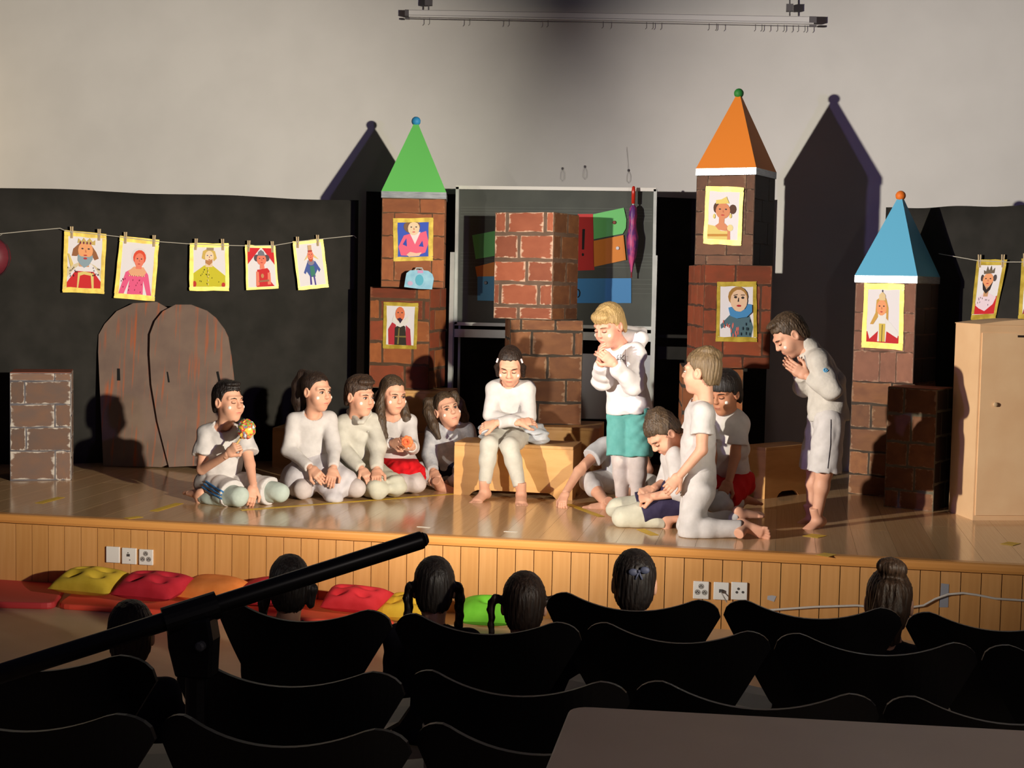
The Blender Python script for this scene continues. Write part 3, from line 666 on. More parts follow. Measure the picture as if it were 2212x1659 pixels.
def sdoor(label, pts, slots, Yb, Yt, ybot, ytop, key, seed):
    base = PY(*pts[0], Yb); f_ = lambda p: PY(p[0], p[1], Yb + (Yt - Yb) * (ybot - p[1]) / (ybot - ytop))
    P = [f_(p) - base for p in pts]
    root = thing('stage_door', label, 'prop door', base, group='round-topped prop doors')
    obj('door_panel', MB().prism(P, (0, 0.012, 0)), doormat(key, seed), root)
    for i, s in enumerate(slots):
        Q = [f_(p) - base + (0, -0.0015, 0) for p in s]; obj('grip_slot', MB().prism(Q, (0, 0.001, 0)), flat((10, 8, 8)), root)
sdoor('left grey-brown round-topped prop door with orange paint streaks', [(223, 1006), (349, 1009), (372, 1000), (372, 760), (366, 668), (338, 652), (288, 655), (252, 672), (226, 700), (213, 723), (212, 760), (216, 850)],
      [[(253, 822), (260, 822), (259, 796), (253, 796)]], 9.47, 9.64, 1009, 652, 'door_paint_left', 1.0)
sdoor('right grey-brown round-topped prop door leaning over the other one', [(365, 1009), (515, 1002), (512, 900), (506, 830), (499, 770), (492, 728), (484, 711), (465, 686), (446, 671), (412, 658), (379, 658), (352, 672), (335, 693), (324, 722), (323, 765), (327, 830), (340, 910)],
      [[(363, 826), (367, 826), (363, 803), (360, 803)], [(472, 826), (477, 825), (472, 802), (467, 803)]], 9.45, 9.60, 1009, 658, 'door_paint_right', 4.0)
# ================================================================== PORTRAITS
GOLD = mat('gold_paper', (226, 200, 84), 0.42, (190, 162, 58), 16.0, (1, 1, 1), metal=0.25, lo=0.4, hi=0.62)
WH = (232, 228, 232)
def portrait(label, cor, Yf, items, fw=0.075, bg=WH, group='painted portraits', pins=None, edge=(1, 1, 1, 1)):
    """cor: TL, TR, BR, BL pixels; Yf(px)-> depth; items in unit coordinates of the paper"""
    K = [PY(x, y, Yf(x)) for x, y in cor]; base = K[3]
    def U(u, v, lift):
        p = (K[0] * (1 - u) + K[1] * u) * v + (K[3] * (1 - u) + K[2] * u) * (1 - v); n = np.cross(K[1] - K[0], K[0] - K[3]); n /= np.linalg.norm(n)
        if n[1] > 0: n = -n
        return p + n * lift - base
    nrm = U(0, 0, 1.0) - U(0, 0, 0.0)
    root = thing('portrait_drawing', label, 'portrait', base, group=group)
    def layer(name, poly, z, m, th=0.0006):
        o = obj(name, MB().prism([U(u, v, z) for u, v in poly], -nrm * th), m, root); return o
    layer('paper', [(0, 0), (1, 0), (1, 1), (0, 1)], 0.0, flat(bg, 0.8))
    rn = random.Random(int(cor[0][0]))
    def strip(a, b, c, d):
        e = []
        for p, q in ((a, b), (b, c), (c, d), (d, a)):
            for k in range(5):
                t = k / 5; e.append((p[0] + (q[0] - p[0]) * t + rn.uniform(-0.008, 0.008), p[1] + (q[1] - p[1]) * t + rn.uniform(-0.008, 0.008)))
        return e
    f = fw; fx = f * 1.15
    o_ = 0.012
    layer('gold_border', strip((-o_, 1 - f), (1 + o_, 1 - f), (1 + o_, 1 + o_), (-o_, 1 + o_)), 0.0012, GOLD)
    layer('gold_border', strip((-o_, -o_), (1 + o_, -o_), (1 + o_, f), (-o_, f)), 0.0012, GOLD)
    layer('gold_border', strip((-o_, f), (fx, f), (fx, 1 - f), (-o_, 1 - f)), 0.0012, GOLD)
    layer('gold_border', strip((1 - fx, f), (1 + o_, f), (1 + o_, 1 - f), (1 - fx, 1 - f)), 0.0012, GOLD)
    i0 = 1 - 2 * fx; j0 = 1 - 2 * f
    for i, (nm, col, poly) in enumerate(items):
        layer('drawn_' + nm, [(fx + i0 * min(1, max(0, u)), f + j0 * min(1, max(0, v))) for u, v in poly], 0.0010 + 0.0003 * i, flat(col, 0.8), 0.00025)
    for i, px in enumerate(pins or []):
        u = px; m_pin = mat('pin_wood', (214, 190, 150), 0.6)
        c = U(u, 1.0, 0.004) + base
        pin = thing('clothes_pin', '%s clothes pin of the %s' % ('left' if i == 0 else 'right', ' '.join(label.split(',')[0].split()[:9])), 'clothes pin', c, group='clothes pins on the strings')
        tilt = rn.uniform(-0.12, 0.12)
        for s in (-1, 1):
            bq = MB().hexa([(s * 0.004 - 0.003, -0.005, -0.045), (s * 0.004 + 0.003, -0.005, -0.045), (s * 0.004 + 0.003, 0.005, -0.045), (s * 0.004 - 0.003, 0.005, -0.045)],
                           [(s * 0.007 - 0.003 + tilt * 0.04, -0.006, 0.035), (s * 0.007 + 0.003 + tilt * 0.04, -0.006, 0.035), (s * 0.007 + 0.003 + tilt * 0.04, 0.006, 0.035), (s * 0.007 - 0.003 + tilt * 0.04, 0.006, 0.035)])
            obj('prong', bq, m_pin, pin)
        obj('spring', MB().box((-0.006, -0.007, -0.008), (0.006, 0.007, -0.002)), m_alu, pin)
SKIN, SKR, SKT = (238, 160, 110), (236, 130, 104), (214, 140, 100)
def spots(region, n, col, seed, r=0.012):
    rn = random.Random(seed); return [('spot', col, E2(region[0] + (region[1] - region[0]) * rn.random(), region[2] + (region[3] - region[2]) * rn.random(), r * 0.7, r * 1.6, 6)) for _ in range(n)]
def face(cx, cy, rx, ry, sk, eye=(60, 50, 60), lip=(190, 60, 60)):
    return [('face', sk, E2(cx, cy, rx, ry)), ('eye', eye, E2(cx - rx * .42, cy + ry * .2, rx * .16, ry * .09, 8)), ('eye', eye, E2(cx + rx * .42, cy + ry * .2, rx * .16, ry * .09, 8)),
            ('nose', (190, 110, 80), [(cx - 0.006, cy + ry * .1), (cx + 0.008, cy + ry * .1), (cx + rx * .16, cy - ry * .2), (cx - 0.006, cy - ry * .2)]), ('mouth', lip, E2(cx, cy - ry * .52, rx * .26, ry * .08, 8))]
wl = lambda d: (lambda px: wingL(px) - d)
# 1 bearded king
portrait('portrait of a bearded king in a red robe, first on the string', [(140, 499), (229, 507), (224, 634), (136, 630)], wl(0.05), [
 ('robe', (206, 36, 40), [(0, 0), (1, 0), (1, .14), (.78, .33), (.24, .33), (0, .1)]), ('fur', (216, 202, 168), [(0, .2), (.2, .36), (.4, .48), (.72, .48), (.88, .36), (1, .2), (1, .36), (.8, .46), (.6, .52), (.4, .52), (.2, .46), (0, .36)]),
 ('clasp', (226, 204, 120), [(.34, 0), (.38, .24), (.5, .27), (.7, .25), (.74, .0), (.8, 0), (.78, .3), (.5, .33), (.32, .3), (.3, 0)]),
 ('hair', (152, 98, 62), [(.12, .62), (.16, .76), (.34, .88), (.66, .88), (.84, .72), (.92, .6), (.8, .56), (.7, .66), (.34, .66), (.26, .62)]),
 ('neck', (214, 160, 120), [(.34, .42), (.34, .62), (.64, .62), (.64, .42)]), *face(.52, .74, .22, .18, (240, 166, 112)), ('beard', (142, 164, 176), [(.3, .66), (.3, .54), (.38, .46), (.5, .4), (.64, .46), (.74, .58), (.74, .66), (.64, .62), (.4, .62)]), ('mouth', (180, 60, 60), E2(.52, .585, .06, .022, 8)),
 ('crown', (206, 178, 104), [(.28, .88), (.3, .97), (.4, .92), (.46, .99), (.54, .92), (.64, .99), (.72, .92), (.8, .96), (.8, .86)]), *[('jewel', (120, 40, 70), E2(.36 + i * .1, .89, .025, .028, 8)) for i in range(4)],
 ('scepter', (224, 200, 120), [(.0, .66), (.05, .66), (.18, .46), (.1, .4)]), *spots((.02, .3, .22, .42), 14, (60, 50, 44), 3), *spots((.72, .98, .24, .42), 12, (60, 50, 44), 4)], pins=(0.17, 0.83))
# 2 queen in pink
portrait('portrait of a red-haired queen in pink, second on the string', [(260, 511), (343, 520), (333, 649), (247, 643)], wl(0.05), [
 ('dress', (232, 92, 138), [(.0, 0), (.16, .42), (.4, .52), (.72, .52), (.86, .4), (1, 0), (.86, 0), (.72, .28), (.74, 0), (.26, 0), (.3, .28), (.16, 0)]),
 ('chest', (232, 170, 130), [(.24, .44), (.4, .54), (.7, .54), (.8, .44), (.72, .37), (.32, .37)]), ('neck', SKR, [(.46, .5), (.46, .62), (.64, .62), (.64, .5)]),
 ('veil', (224, 222, 226), E2(.54, .74, .24, .17)), ('hair', (224, 78, 50), E2(.55, .72, .2, .15)), *face(.55, .67, .15, .14, SKR), *spots((.3, .7, .02, .3), 10, (150, 40, 80), 5), *spots((.06, .2, .06, .34), 6, (150, 40, 80), 6),
 *[('pearl', (230, 214, 150), E2(.28 + i * .065, .36 + .01 * ((i % 2)), .02, .012, 6)) for i in range(8)]], pins=(0.13, 0.87))
# 3 man in yellow
portrait('portrait of a man in a yellow robe, third on the string', [(411, 526), (493, 527), (494, 627), (410, 627)], wl(0.05), [
 ('robe', (206, 196, 40), [(0, 0), (0, .34), (.34, .54), (.6, .54), (1, .28), (1, 0)]), ('hand', (196, 54, 40), E2(.04, .07, .06, .08)), ('hand', (196, 54, 40), E2(.94, .05, .06, .06)),
 ('hair', (212, 180, 92), [(.26, .72), (.3, .9), (.46, .97), (.68, .9), (.74, .72), (.64, .64), (.6, .8), (.4, .8), (.36, .68)]), ('neck', (232, 206, 170), [(.38, .5), (.38, .66), (.6, .66), (.6, .5)]), *face(.5, .76, .14, .15, (238, 214, 180), (60, 70, 150)),
 ('beard', (190, 130, 80), [(.38, .68), (.38, .6), (.5, .54), (.6, .62), (.6, .7), (.5, .66)]), ('hat', (160, 140, 116), [(.42, .92), (.42, .99), (.64, .99), (.64, .92)]), *spots((.2, .8, .04, .44), 16, (90, 96, 30), 8), *[('button', (230, 210, 130), E2(.46, .06 + i * .1, .02, .03, 6)) for i in range(5)]], pins=(0.14, 0.86))
# 4 woman red
portrait('portrait of a lady in a red dress under a white arch, fourth on the string', [(530, 530), (594, 532), (601, 622), (533, 626)], wl(0.05), [
 ('drape', (214, 34, 44), [(0, 1), (0, .58), (.5, 1)]), ('drape', (214, 34, 44), [(.56, 1), (1, .56), (1, 1)]), ('dress', (206, 40, 44), [(.3, 0), (.34, .44), (.72, .48), (.8, .4), (.74, .2), (.94, 0)]), ('arm', SKR, [(.28, .02), (.3, .4), (.4, .38), (.4, .04)]), ('arm', SKR, [(.7, .05), (.72, .36), (.82, .36), (.82, .05)]),
 ('belt', (160, 110, 80), [(.38, .12), (.38, .16), (.76, .18), (.76, .13)]), ('hair', (88, 76, 84), E2(.34, .74, .1, .09)), ('hair', (88, 76, 84), E2(.72, .74, .1, .09)), ('neck', SKR, [(.44, .46), (.46, .6), (.6, .6), (.62, .46)]), *face(.52, .7, .18, .15, SKR), ('cap', (120, 120, 132), [(.38, .8), (.42, .9), (.52, .95), (.62, .9), (.66, .8)]), ('emblem', (200, 140, 90), E2(.52, .28, .06, .06, 7))], pins=(0.10, 0.92), fw=0.05)
# 5 court figure
portrait('portrait of a small bearded figure in blue with a tall hat, fifth on the string', [(633, 523), (697, 517), (709, 619), (645, 626)], wl(0.05), [
 ('coat', (66, 92, 160), [(.3, .36), (.4, .6), (.62, .6), (.74, .36), (.6, .22), (.42, .22)]), ('arm', (70, 90, 164), [(.2, .32), (.38, .56), (.44, .48), (.26, .28)]), ('arm', (70, 90, 164), [(.6, .54), (.8, .3), (.86, .36), (.68, .58)]), ('vest', (60, 128, 108), [(.46, .2), (.46, .46), (.62, .46), (.64, .2)]),
 ('leg', (80, 70, 150), [(.4, .02), (.42, .24), (.48, .24), (.47, .02)]), ('leg', (80, 70, 150), [(.58, .0), (.55, .24), (.61, .24), (.63, .0)]), ('collar', (140, 130, 150), E2(.52, .55, .13, .07)), ('beard', (196, 84, 48), [(.42, .68), (.46, .58), (.54, .56), (.6, .6), (.64, .7)]), ('ear', (232, 206, 130), [(.26, .6), (.44, .76), (.4, .66)]), ('ear', (232, 206, 130), [(.84, .6), (.62, .76), (.66, .66)]),
 *face(.53, .72, .12, .1, SKR), ('hat', (210, 170, 130), [(.46, .8), (.46, .96), (.6, .96), (.6, .8)]), ('hat_band', (180, 60, 50), [(.45, .8), (.45, .84), (.61, .84), (.61, .8)])], pins=(0.16, 0.84), fw=0.06)
# right string
portrait('portrait of a dark-bearded king in a white and red cape, on the right string', [(2111, 562), (2175, 562), (2150, 688), (2098, 690)], lambda px: wingR(px) - 0.05, [
 ('cape', (204, 30, 40), [(0, 0), (0, .22), (.3, .12), (.66, .24), (1, .38), (1, .0)]), ('fur', (236, 214, 226), [(.02, .18), (.06, .34), (.3, .42), (.64, .42), (.96, .34), (.86, .2), (.5, .06), (.2, .12)]), ('hair', (70, 58, 56), E2(.2, .74, .07, .07)), ('hair', (80, 70, 70), E2(.76, .74, .08, .07)),
 ('neck', (200, 150, 110), [(.34, .36), (.36, .56), (.56, .56), (.56, .36)]), *face(.47, .7, .24, .14, SKIN, (40, 30, 36)), ('beard', (40, 28, 28), [(.24, .66), (.3, .5), (.46, .42), (.62, .5), (.7, .66), (.6, .58), (.46, .5), (.36, .58)]), ('crown', (110, 96, 80), [(.26, .82), (.24, .9), (.34, .87), (.38, .98), (.46, .88), (.54, .99), (.6, .88), (.7, .95), (.7, .84)]), *spots((.12, .9, .16, .36), 10, (50, 40, 60), 12)], pins=(0.10, 0.88), fw=0.085)
portrait('portrait cut off at the right edge of the stage, above the wardrobe', [(2208, 560), (2275, 558), (2268, 690), (2200, 692)], lambda px: wingR(px) - 0.05, [
 ('robe', (150, 60, 60), [(0, 0), (.2, .4), (.8, .4), (1, 0)]), *face(.5, .6, .2, .16, SKIN)], pins=(0.10, 0.88), fw=0.1)
# strings
m_string = mat('string', (190, 184, 170), 0.7)
def string(label, pts, Yf):
    P = [PY(x, y, Yf(x)) for x, y in pts]; base = P[0]
    tag(obj('string', loc_mesh(MB().tube(P, 0.0026, 5), base), m_string, loc=base), label, 'string')
string('thin pale string carrying the portraits across the left black cloth', [(-30, 508), (60, 499), (130, 493), (142, 499), (229, 508), (343, 522), (411, 527), (493, 530), (530, 531), (594, 530), (640, 522), (697, 516), (764, 509), (770, 514)], wl(0.057))
string('thin pale string with the portraits on the right black cloth', [(2028, 548), (2112, 563), (2175, 566), (2208, 566), (2260, 562)], lambda px: wingR(px) - 0.057)
# dark red rounded decoration at the left border, hung from the string
bp = PY(-12, 556, wingL(-12) - 0.16)
bl = thing('round_decoration', 'dark red rounded decoration hanging at the left border of the photo', 'decoration', bp)
m_rd = mat('dark_red_card', (112, 34, 46), 0.55, (98, 28, 40), 6.0)
obj('body', MB().lathe([(0.004, -0.128), (0.03, -0.120), (0.066, -0.094), (0.094, -0.052), (0.106, -0.004), (0.100, 0.044), (0.080, 0.086), (0.046, 0.116), (0.004, 0.126)], 24), m_rd, bl, smooth=True)
obj('dark_rim', MB().tube([(0.107 * math.cos(t), 0, 0.128 * math.sin(t)) for t in np.linspace(0, 6.283, 33)], 0.005, 6), flat((40, 16, 20)), bl)
obj('thread', MB().tube([(0, 0, 0.124), (0, 0.10, PY(-12, 506, wingL(-12) - 0.06)[2] - bp[2])], 0.0015, 5), m_string, bl)
# portraits on towers: sit just off the box faces
def on_face(g, lift=0.006):
    """depth of the front face of block g under a pixel column"""
    n = -g['ey']; p0 = g['c'] + n * (g['d'] / 2 + lift)
    def Yf(px):
        d = ray(px, 640)[:2]; t = (p0 @ n) / (d @ n); return t * d[1]
    return Yf
portrait('portrait of a lady in a pink jacket on blue ground, on the green tower', [(850, 473), (935, 471), (934, 562), (851, 563)], on_face(gA1), [
 ('jacket', (232, 100, 130), [(.02, .3), (.2, .62), (.36, .66), (.7, .68), (.92, .74), (1, .4), (.9, .12), (.6, .02), (.1, .04)]), ('gap', (50, 76, 176), [(.16, .36), (.28, .54), (.3, .3)]), ('gap', (50, 76, 176), [(.68, .3), (.8, .46), (.84, .28)]), ('collar', (236, 222, 222), [(.4, .66), (.56, .36), (.74, .72)]), ('hair', (126, 94, 70), E2(.46, .88, .27, .2)), *face(.52, .82, .19, .2, (232, 206, 170), (60, 60, 70), (214, 90, 90)), ('hands', (232, 196, 170), [(.28, .06), (.4, .14), (.6, .1), (.78, .12), (.7, .02), (.36, .0)])], bg=(58, 88, 190), fw=0.09)
portrait('portrait of a bald bearded man in black and red, on the green tower', [(830, 653), (903, 656), (899, 754), (828, 751)], on_face(gA2), [
 ('sleeve', (186, 48, 60), [(.08, 0), (.06, .4), (.2, .58), (.34, .52), (.34, 0)]), ('sleeve', (176, 50, 66), [(.7, 0), (.7, .52), (.86, .42), (.92, .0)]), ('doublet', (48, 44, 34), [(.3, 0), (.3, .44), (.5, .56), (.68, .48), (.74, 0)]), ('trim', (130, 116, 60), [(.4, .02), (.44, .44), (.48, .44), (.46, .02)]), ('trim', (130, 116, 60), [(.32, .2), (.32, .23), (.72, .24), (.72, .2)]),
 ('ruff', (232, 230, 224), [(.2, .62), (.36, .5), (.5, .46), (.66, .52), (.8, .6), (.78, .76), (.62, .64), (.44, .62), (.26, .76)]), *face(.48, .8, .17, .19, (226, 122, 80)), ('beard', (46, 34, 60), [(.38, .68), (.5, .7), (.58, .66), (.5, .56)])], fw=0.075)
portrait('portrait of a lady with a gold tiara and gold dress, on the orange tower', [(1526, 403), (1606, 406), (1600, 529), (1520, 525)], on_face(gC1), [
 ('arm', SKT, [(.62, 0), (.62, .26), (.74, .26), (.76, 0)]), ('dress', (226, 204, 120), [(0, 0), (0, .3), (.22, .28), (.44, .18), (.66, .18), (.66, 0)]), ('belt', (196, 140, 60), [(0, .05), (0, .1), (.66, .12), (.66, .07)]), ('sleeve', (232, 214, 150), E2(.74, .25, .1, .07)), ('chest', SKT, [(.24, .28), (.36, .34), (.56, .34), (.66, .28), (.6, .18), (.36, .2)]), ('neck', SKT, [(.36, .28), (.36, .46), (.54, .46), (.54, .28)]),
 ('hair', (88, 56, 42), E2(.26, .66, .1, .11)), ('hair', (88, 56, 42), E2(.8, .64, .12, .1)), *face(.48, .6, .24, .17, SKT), ('tiara', (228, 206, 116), [(.24, .74), (.24, .82), (.42, .84), (.58, .9), (.68, .76)]), ('earring', (226, 206, 120), E2(.2, .48, .04, .05)), ('earring', (226, 206, 120), E2(.74, .5, .04, .05))], fw=0.08)
portrait('portrait of a lady with a big blue ruff, on the orange tower', [(1550, 610), (1633, 610), (1634, 738), (1547, 736)], on_face(gC2), [
 ('dress', (78, 108, 120), [(.34, 0), (.3, .26), (.04, .16), (.02, .24), (.3, .44), (.9, .42), (1, .2), (.94, 0)]), *spots((.34, .6, .02, .3), 9, (214, 110, 100), 21, .03), *spots((.1, .28, .2, .3), 4, (214, 110, 100), 22, .025), *spots((.62, .92, .04, .34), 9, (40, 60, 76), 23, .022), ('hair', (168, 124, 60), E2(.53, .8, .3, .2)), ('face', (232, 196, 164), E2(.56, .72, .26, .22)),
 ('eye', (50, 40, 40), E2(.46, .79, .05, .025, 8)), ('eye', (50, 40, 40), E2(.68, .78, .05, .025, 8)), ('brow', (60, 40, 30), [(.4, .83), (.52, .85), (.52, .835), (.4, .815)]), ('brow', (60, 40, 30), [(.62, .84), (.74, .84), (.74, .825), (.62, .825)]), ('nose', (50, 34, 34), [(.52, .7), (.54, .78), (.56, .78), (.56, .7)]), ('mouth', (176, 40, 50), E2(.56, .62, .07, .022, 8)),
 ('ruff', (70, 140, 196), [(.24, .58), (.34, .6), (.44, .52), (.6, .5), (.76, .56), (.84, .66), (.96, .64), (.96, .5), (.8, .4), (.5, .37), (.3, .42)])], fw=0.07)
portrait('portrait of a long-haired crowned girl in ermine, on the blue tower', [(1868, 613), (1953, 615), (1949, 755), (1862, 749)], on_face(gD1), [
 ('robe', (196, 34, 40), [(0, 0), (0, .2), (.2, .24), (.84, .24), (1, .14), (1, 0)]), ('ermine', (232, 230, 228), [(.02, .22), (.26, .38), (.4, .46), (.6, .46), (.74, .38), (1, .2), (.96, .1), (.62, .22), (.6, .02), (.34, .02), (.36, .22), (.1, .06)]), ('gold_panel', (214, 186, 80), [(.4, .02), (.38, .36), (.58, .36), (.58, .02)]), ('line', (60, 50, 40), [(.47, .02), (.48, .34), (.5, .34), (.49, .02)]), ('hair', (206, 160, 76), [(.1, .34), (.26, .56), (.28, .8), (.4, .86), (.58, .84), (.66, .66), (.66, .42), (.56, .5), (.36, .5), (.2, .34)]),
 ('neck', (232, 230, 226), [(.36, .36), (.34, .56), (.6, .56), (.6, .36)]), *face(.45, .66, .16, .15, SKIN), ('crown', (226, 200, 150), [(.36, .8), (.36, .9), (.46, .96), (.56, .9), (.56, .8)]), ('crown_tip', (70, 70, 90), E2(.46, .975, .02, .025, 6))], fw=0.085)
# toy suitcase on the lower box edge
sb = PY(905, 624, on_face(gA1, 0.05)(905)); g = gA1
yw = on_face(gA1, 0.0)(905)
def sp(px, py, l): return PY(px, py, on_face(gA1, l)(px))
out = [(873, 620), (876, 600), (878, 590), (886, 584), (905, 583), (925, 585), (934, 592), (937, 602), (933, 625), (905, 624)]
base = sp(905, 624, 0.05); P = [sp(x, y, 0.09) - base for x, y in out]
sc = thing('toy_suitcase', 'light blue child suitcase leaning on the green tower', 'suitcase', base)
off = np.array([-g['ey'][0], -g['ey'][1], 0]) * -0.08
obj('case_shell', MB().prism(P, off), mat('case_blue', (150, 200, 220), 0.5, (126, 182, 208), 20.0), sc)
obj('balloon_print', MB().prism([sp(x, y, 0.0915) - base for x, y in E2(906, 605, 9, 12, 16)], off * 0.01), flat((84, 172, 196)), sc)
obj('pink_print', MB().prism([sp(x, y, 0.0915) - base for x, y in E2(886, 612, 6, 5, 10)], off * 0.01), flat((196, 170, 200)), sc)
obj('latch', MB().prism([sp(x, y, 0.0915) - base for x, y in [(902, 584), (914, 584), (914, 590), (902, 590)]], off * 0.03), flat((200, 150, 190)), sc)
obj('carry_handle', MB().tube([sp(896, 585, 0.05) - base, sp(899, 579, 0.05) - base, sp(911, 579, 0.05) - base, sp(914, 585, 0.05) - base], 0.006, 6), m_alu, sc)
# ================================================================== IN FRONT OF THE STAGE
YF = YE + 0.02
def socket(px, label, kind):
    xl, xr, yt, yb = px; P0 = PY(xl, yb, YF); P1 = PY(xr, yt, YF); w_ = P1[0] - P0[0]; h_ = P1[2] - P0[2]
    r = thing('wall_socket', label, 'socket', (P0[0], YF - 0.0005, P0[2]), group='socket plates on the stage front')
    obj('plate', MB().box((0, -0.012, 0), (w_, 0, h_)), mat('socket_white', (226, 224, 218), 0.4), r, bevel=0.003)
    c = (w_ / 2, -0.0125, h_ / 2); k = flat((70, 66, 64)); dk = flat((150, 146, 140))
    def hole(dx, dz, rr, m=k):
        o = obj('hole', MB().lathe([(rr, 0), (rr, 0.0012)], 10), m, r, loc=(c[0] + dx, c[1], c[2] + dz)); o.rotation_euler[0] = math.pi / 2
    if kind == 'triple':
        for a in (90, 210, 330):
            cx_, cz_ = 0.020 * math.cos(math.radians(a)), 0.020 * math.sin(math.radians(a)); hole(cx_, cz_, 0.014, dk)
            for b_ in (-1, 0, 1): hole(cx_ + b_ * 0.006, cz_ + (0.004 if b_ == 0 else -0.002), 0.0028)
    elif kind == 'data':
        obj('port', MB().box((c[0] - 0.012, c[1] - 0.001, c[2] - 0.002), (c[0] + 0.006, c[1], c[2] + 0.012)), k, r); hole(0.006, -0.02, 0.003); hole(-0.004, 0.018, 0.003)
    elif kind == 'speaker':
        for dx, dz in ((-0.012, -0.006), (0.018, -0.004), (-0.004, 0.012)): hole(dx, dz, 0.0065)
    elif kind == 'plug':
        obj('plug', MB().box((c[0] - 0.01, c[1] - 0.02, c[2] - 0.004), (c[0] + 0.006, c[1], c[2] + 0.010)), k, r)
        obj('lead', MB().tube([(c[0], c[1] - 0.02, c[2]), (c[0] + 0.014, c[1] - 0.03, c[2] - 0.02), (c[0] + 0.03, c[1] - 0.02, c[2] - 0.05)], 0.003, 6), flat((160, 156, 150)), r)
socket((231, 260, 1181, 1214), 'blank white socket plate on the stage front, leftmost on the left', 'blank')
socket((265, 296, 1184, 1217), 'white data socket plate on the stage front, middle of the left three', 'data')
socket((302, 332, 1187, 1219), 'white triple power socket on the stage front above the orange cushion', 'triple')
socket((1497, 1532, 1256, 1292), 'white triple power socket on the stage front, behind the bow-haired child', 'triple')
socket((1541, 1575, 1258, 1294), 'white data socket plate with a plugged lead, middle of the right three', 'plug')
socket((1579, 1615, 1258, 1294), 'white loudspeaker socket plate on the stage front, right of the three', 'speaker')
def panel_tape(pts, label, m):
    P = [PY(x, y, YF - 0.002) for x, y in pts]; tag(obj('tape_patch', loc_mesh(MB().prism(P, (0, 0.0012, 0)), P[0]), m, loc=P[0]), label, 'tape')
m_gt = mat('grey_tape', (150, 152, 160), 0.45)
panel_tape([(2029, 1312), (2048, 1312), (2050, 1262), (2033, 1260)], 'grey tape strip fixing the cable to the stage front', m_gt)
panel_tape([(1657, 1295), (1672, 1300), (1677, 1288), (1668, 1286), (1658, 1287)], 'small silver tape patch on the stage front beside the sockets', mat('silver_patch', (196, 196, 200), 0.3, metal=0.3))
P = [PY(x, y, YF - 0.012) for x, y in ((1600, 1330), (1660, 1318), (1760, 1311), (1850, 1308), (1940, 1316), (1995, 1308), (2020, 1294), (2048, 1284), (2080, 1281), (2110, 1285), (2150, 1293), (2212, 1297), (2300, 1298))]
tag(obj('cable', loc_mesh(MB().tube(P, 0.006, 6), P[0]), mat('white_cable', (206, 200, 190), 0.5), loc=P[0], smooth=True), 'white cable looping along the stage front on the right', 'cable')
# mats
def rmat(label, pts, col, th, z0=0.0):
    """flat gym mat; pts pixels of the top face corners"""
    P = [PZ(x, y, z0 + th) for x, y in pts]; n = len(P); V = []; poly = []
    for i in range(n):
        a, b, c = P[i - 1], P[i], P[(i + 1) % n]; d0 = (a - b) / np.linalg.norm(a - b); d1 = (c - b) / np.linalg.norm(c - b); r = 0.07
        for t in (0, .25, .5, .75, 1): poly.append((b + d0 * r) * (1 - t) ** 2 + 2 * b * t * (1 - t) + (b + d1 * r) * t * t)
    base = P[0] - (0, 0, th); r_ = obj('gym_mat', loc_mesh(MB().prism(poly, (0, 0, -th)), base), mat('mat_%02x%02x%02x' % col, col, 0.55), loc=base, bevel=0.01)
    tag(r_, label, 'mat', 'red mats before the stage')
    return r_
rmat('dark red mat on the floor at the far left of the stage front', [(-160, 1296), (118, 1303), (150, 1252), (-130, 1246)], (206, 62, 66), 0.035)
rmat('bright red mat under the orange cushion before the stage', [(122, 1304), (560, 1330), (860, 1345), (760, 1292), (170, 1270)], (240, 84, 62), 0.03)
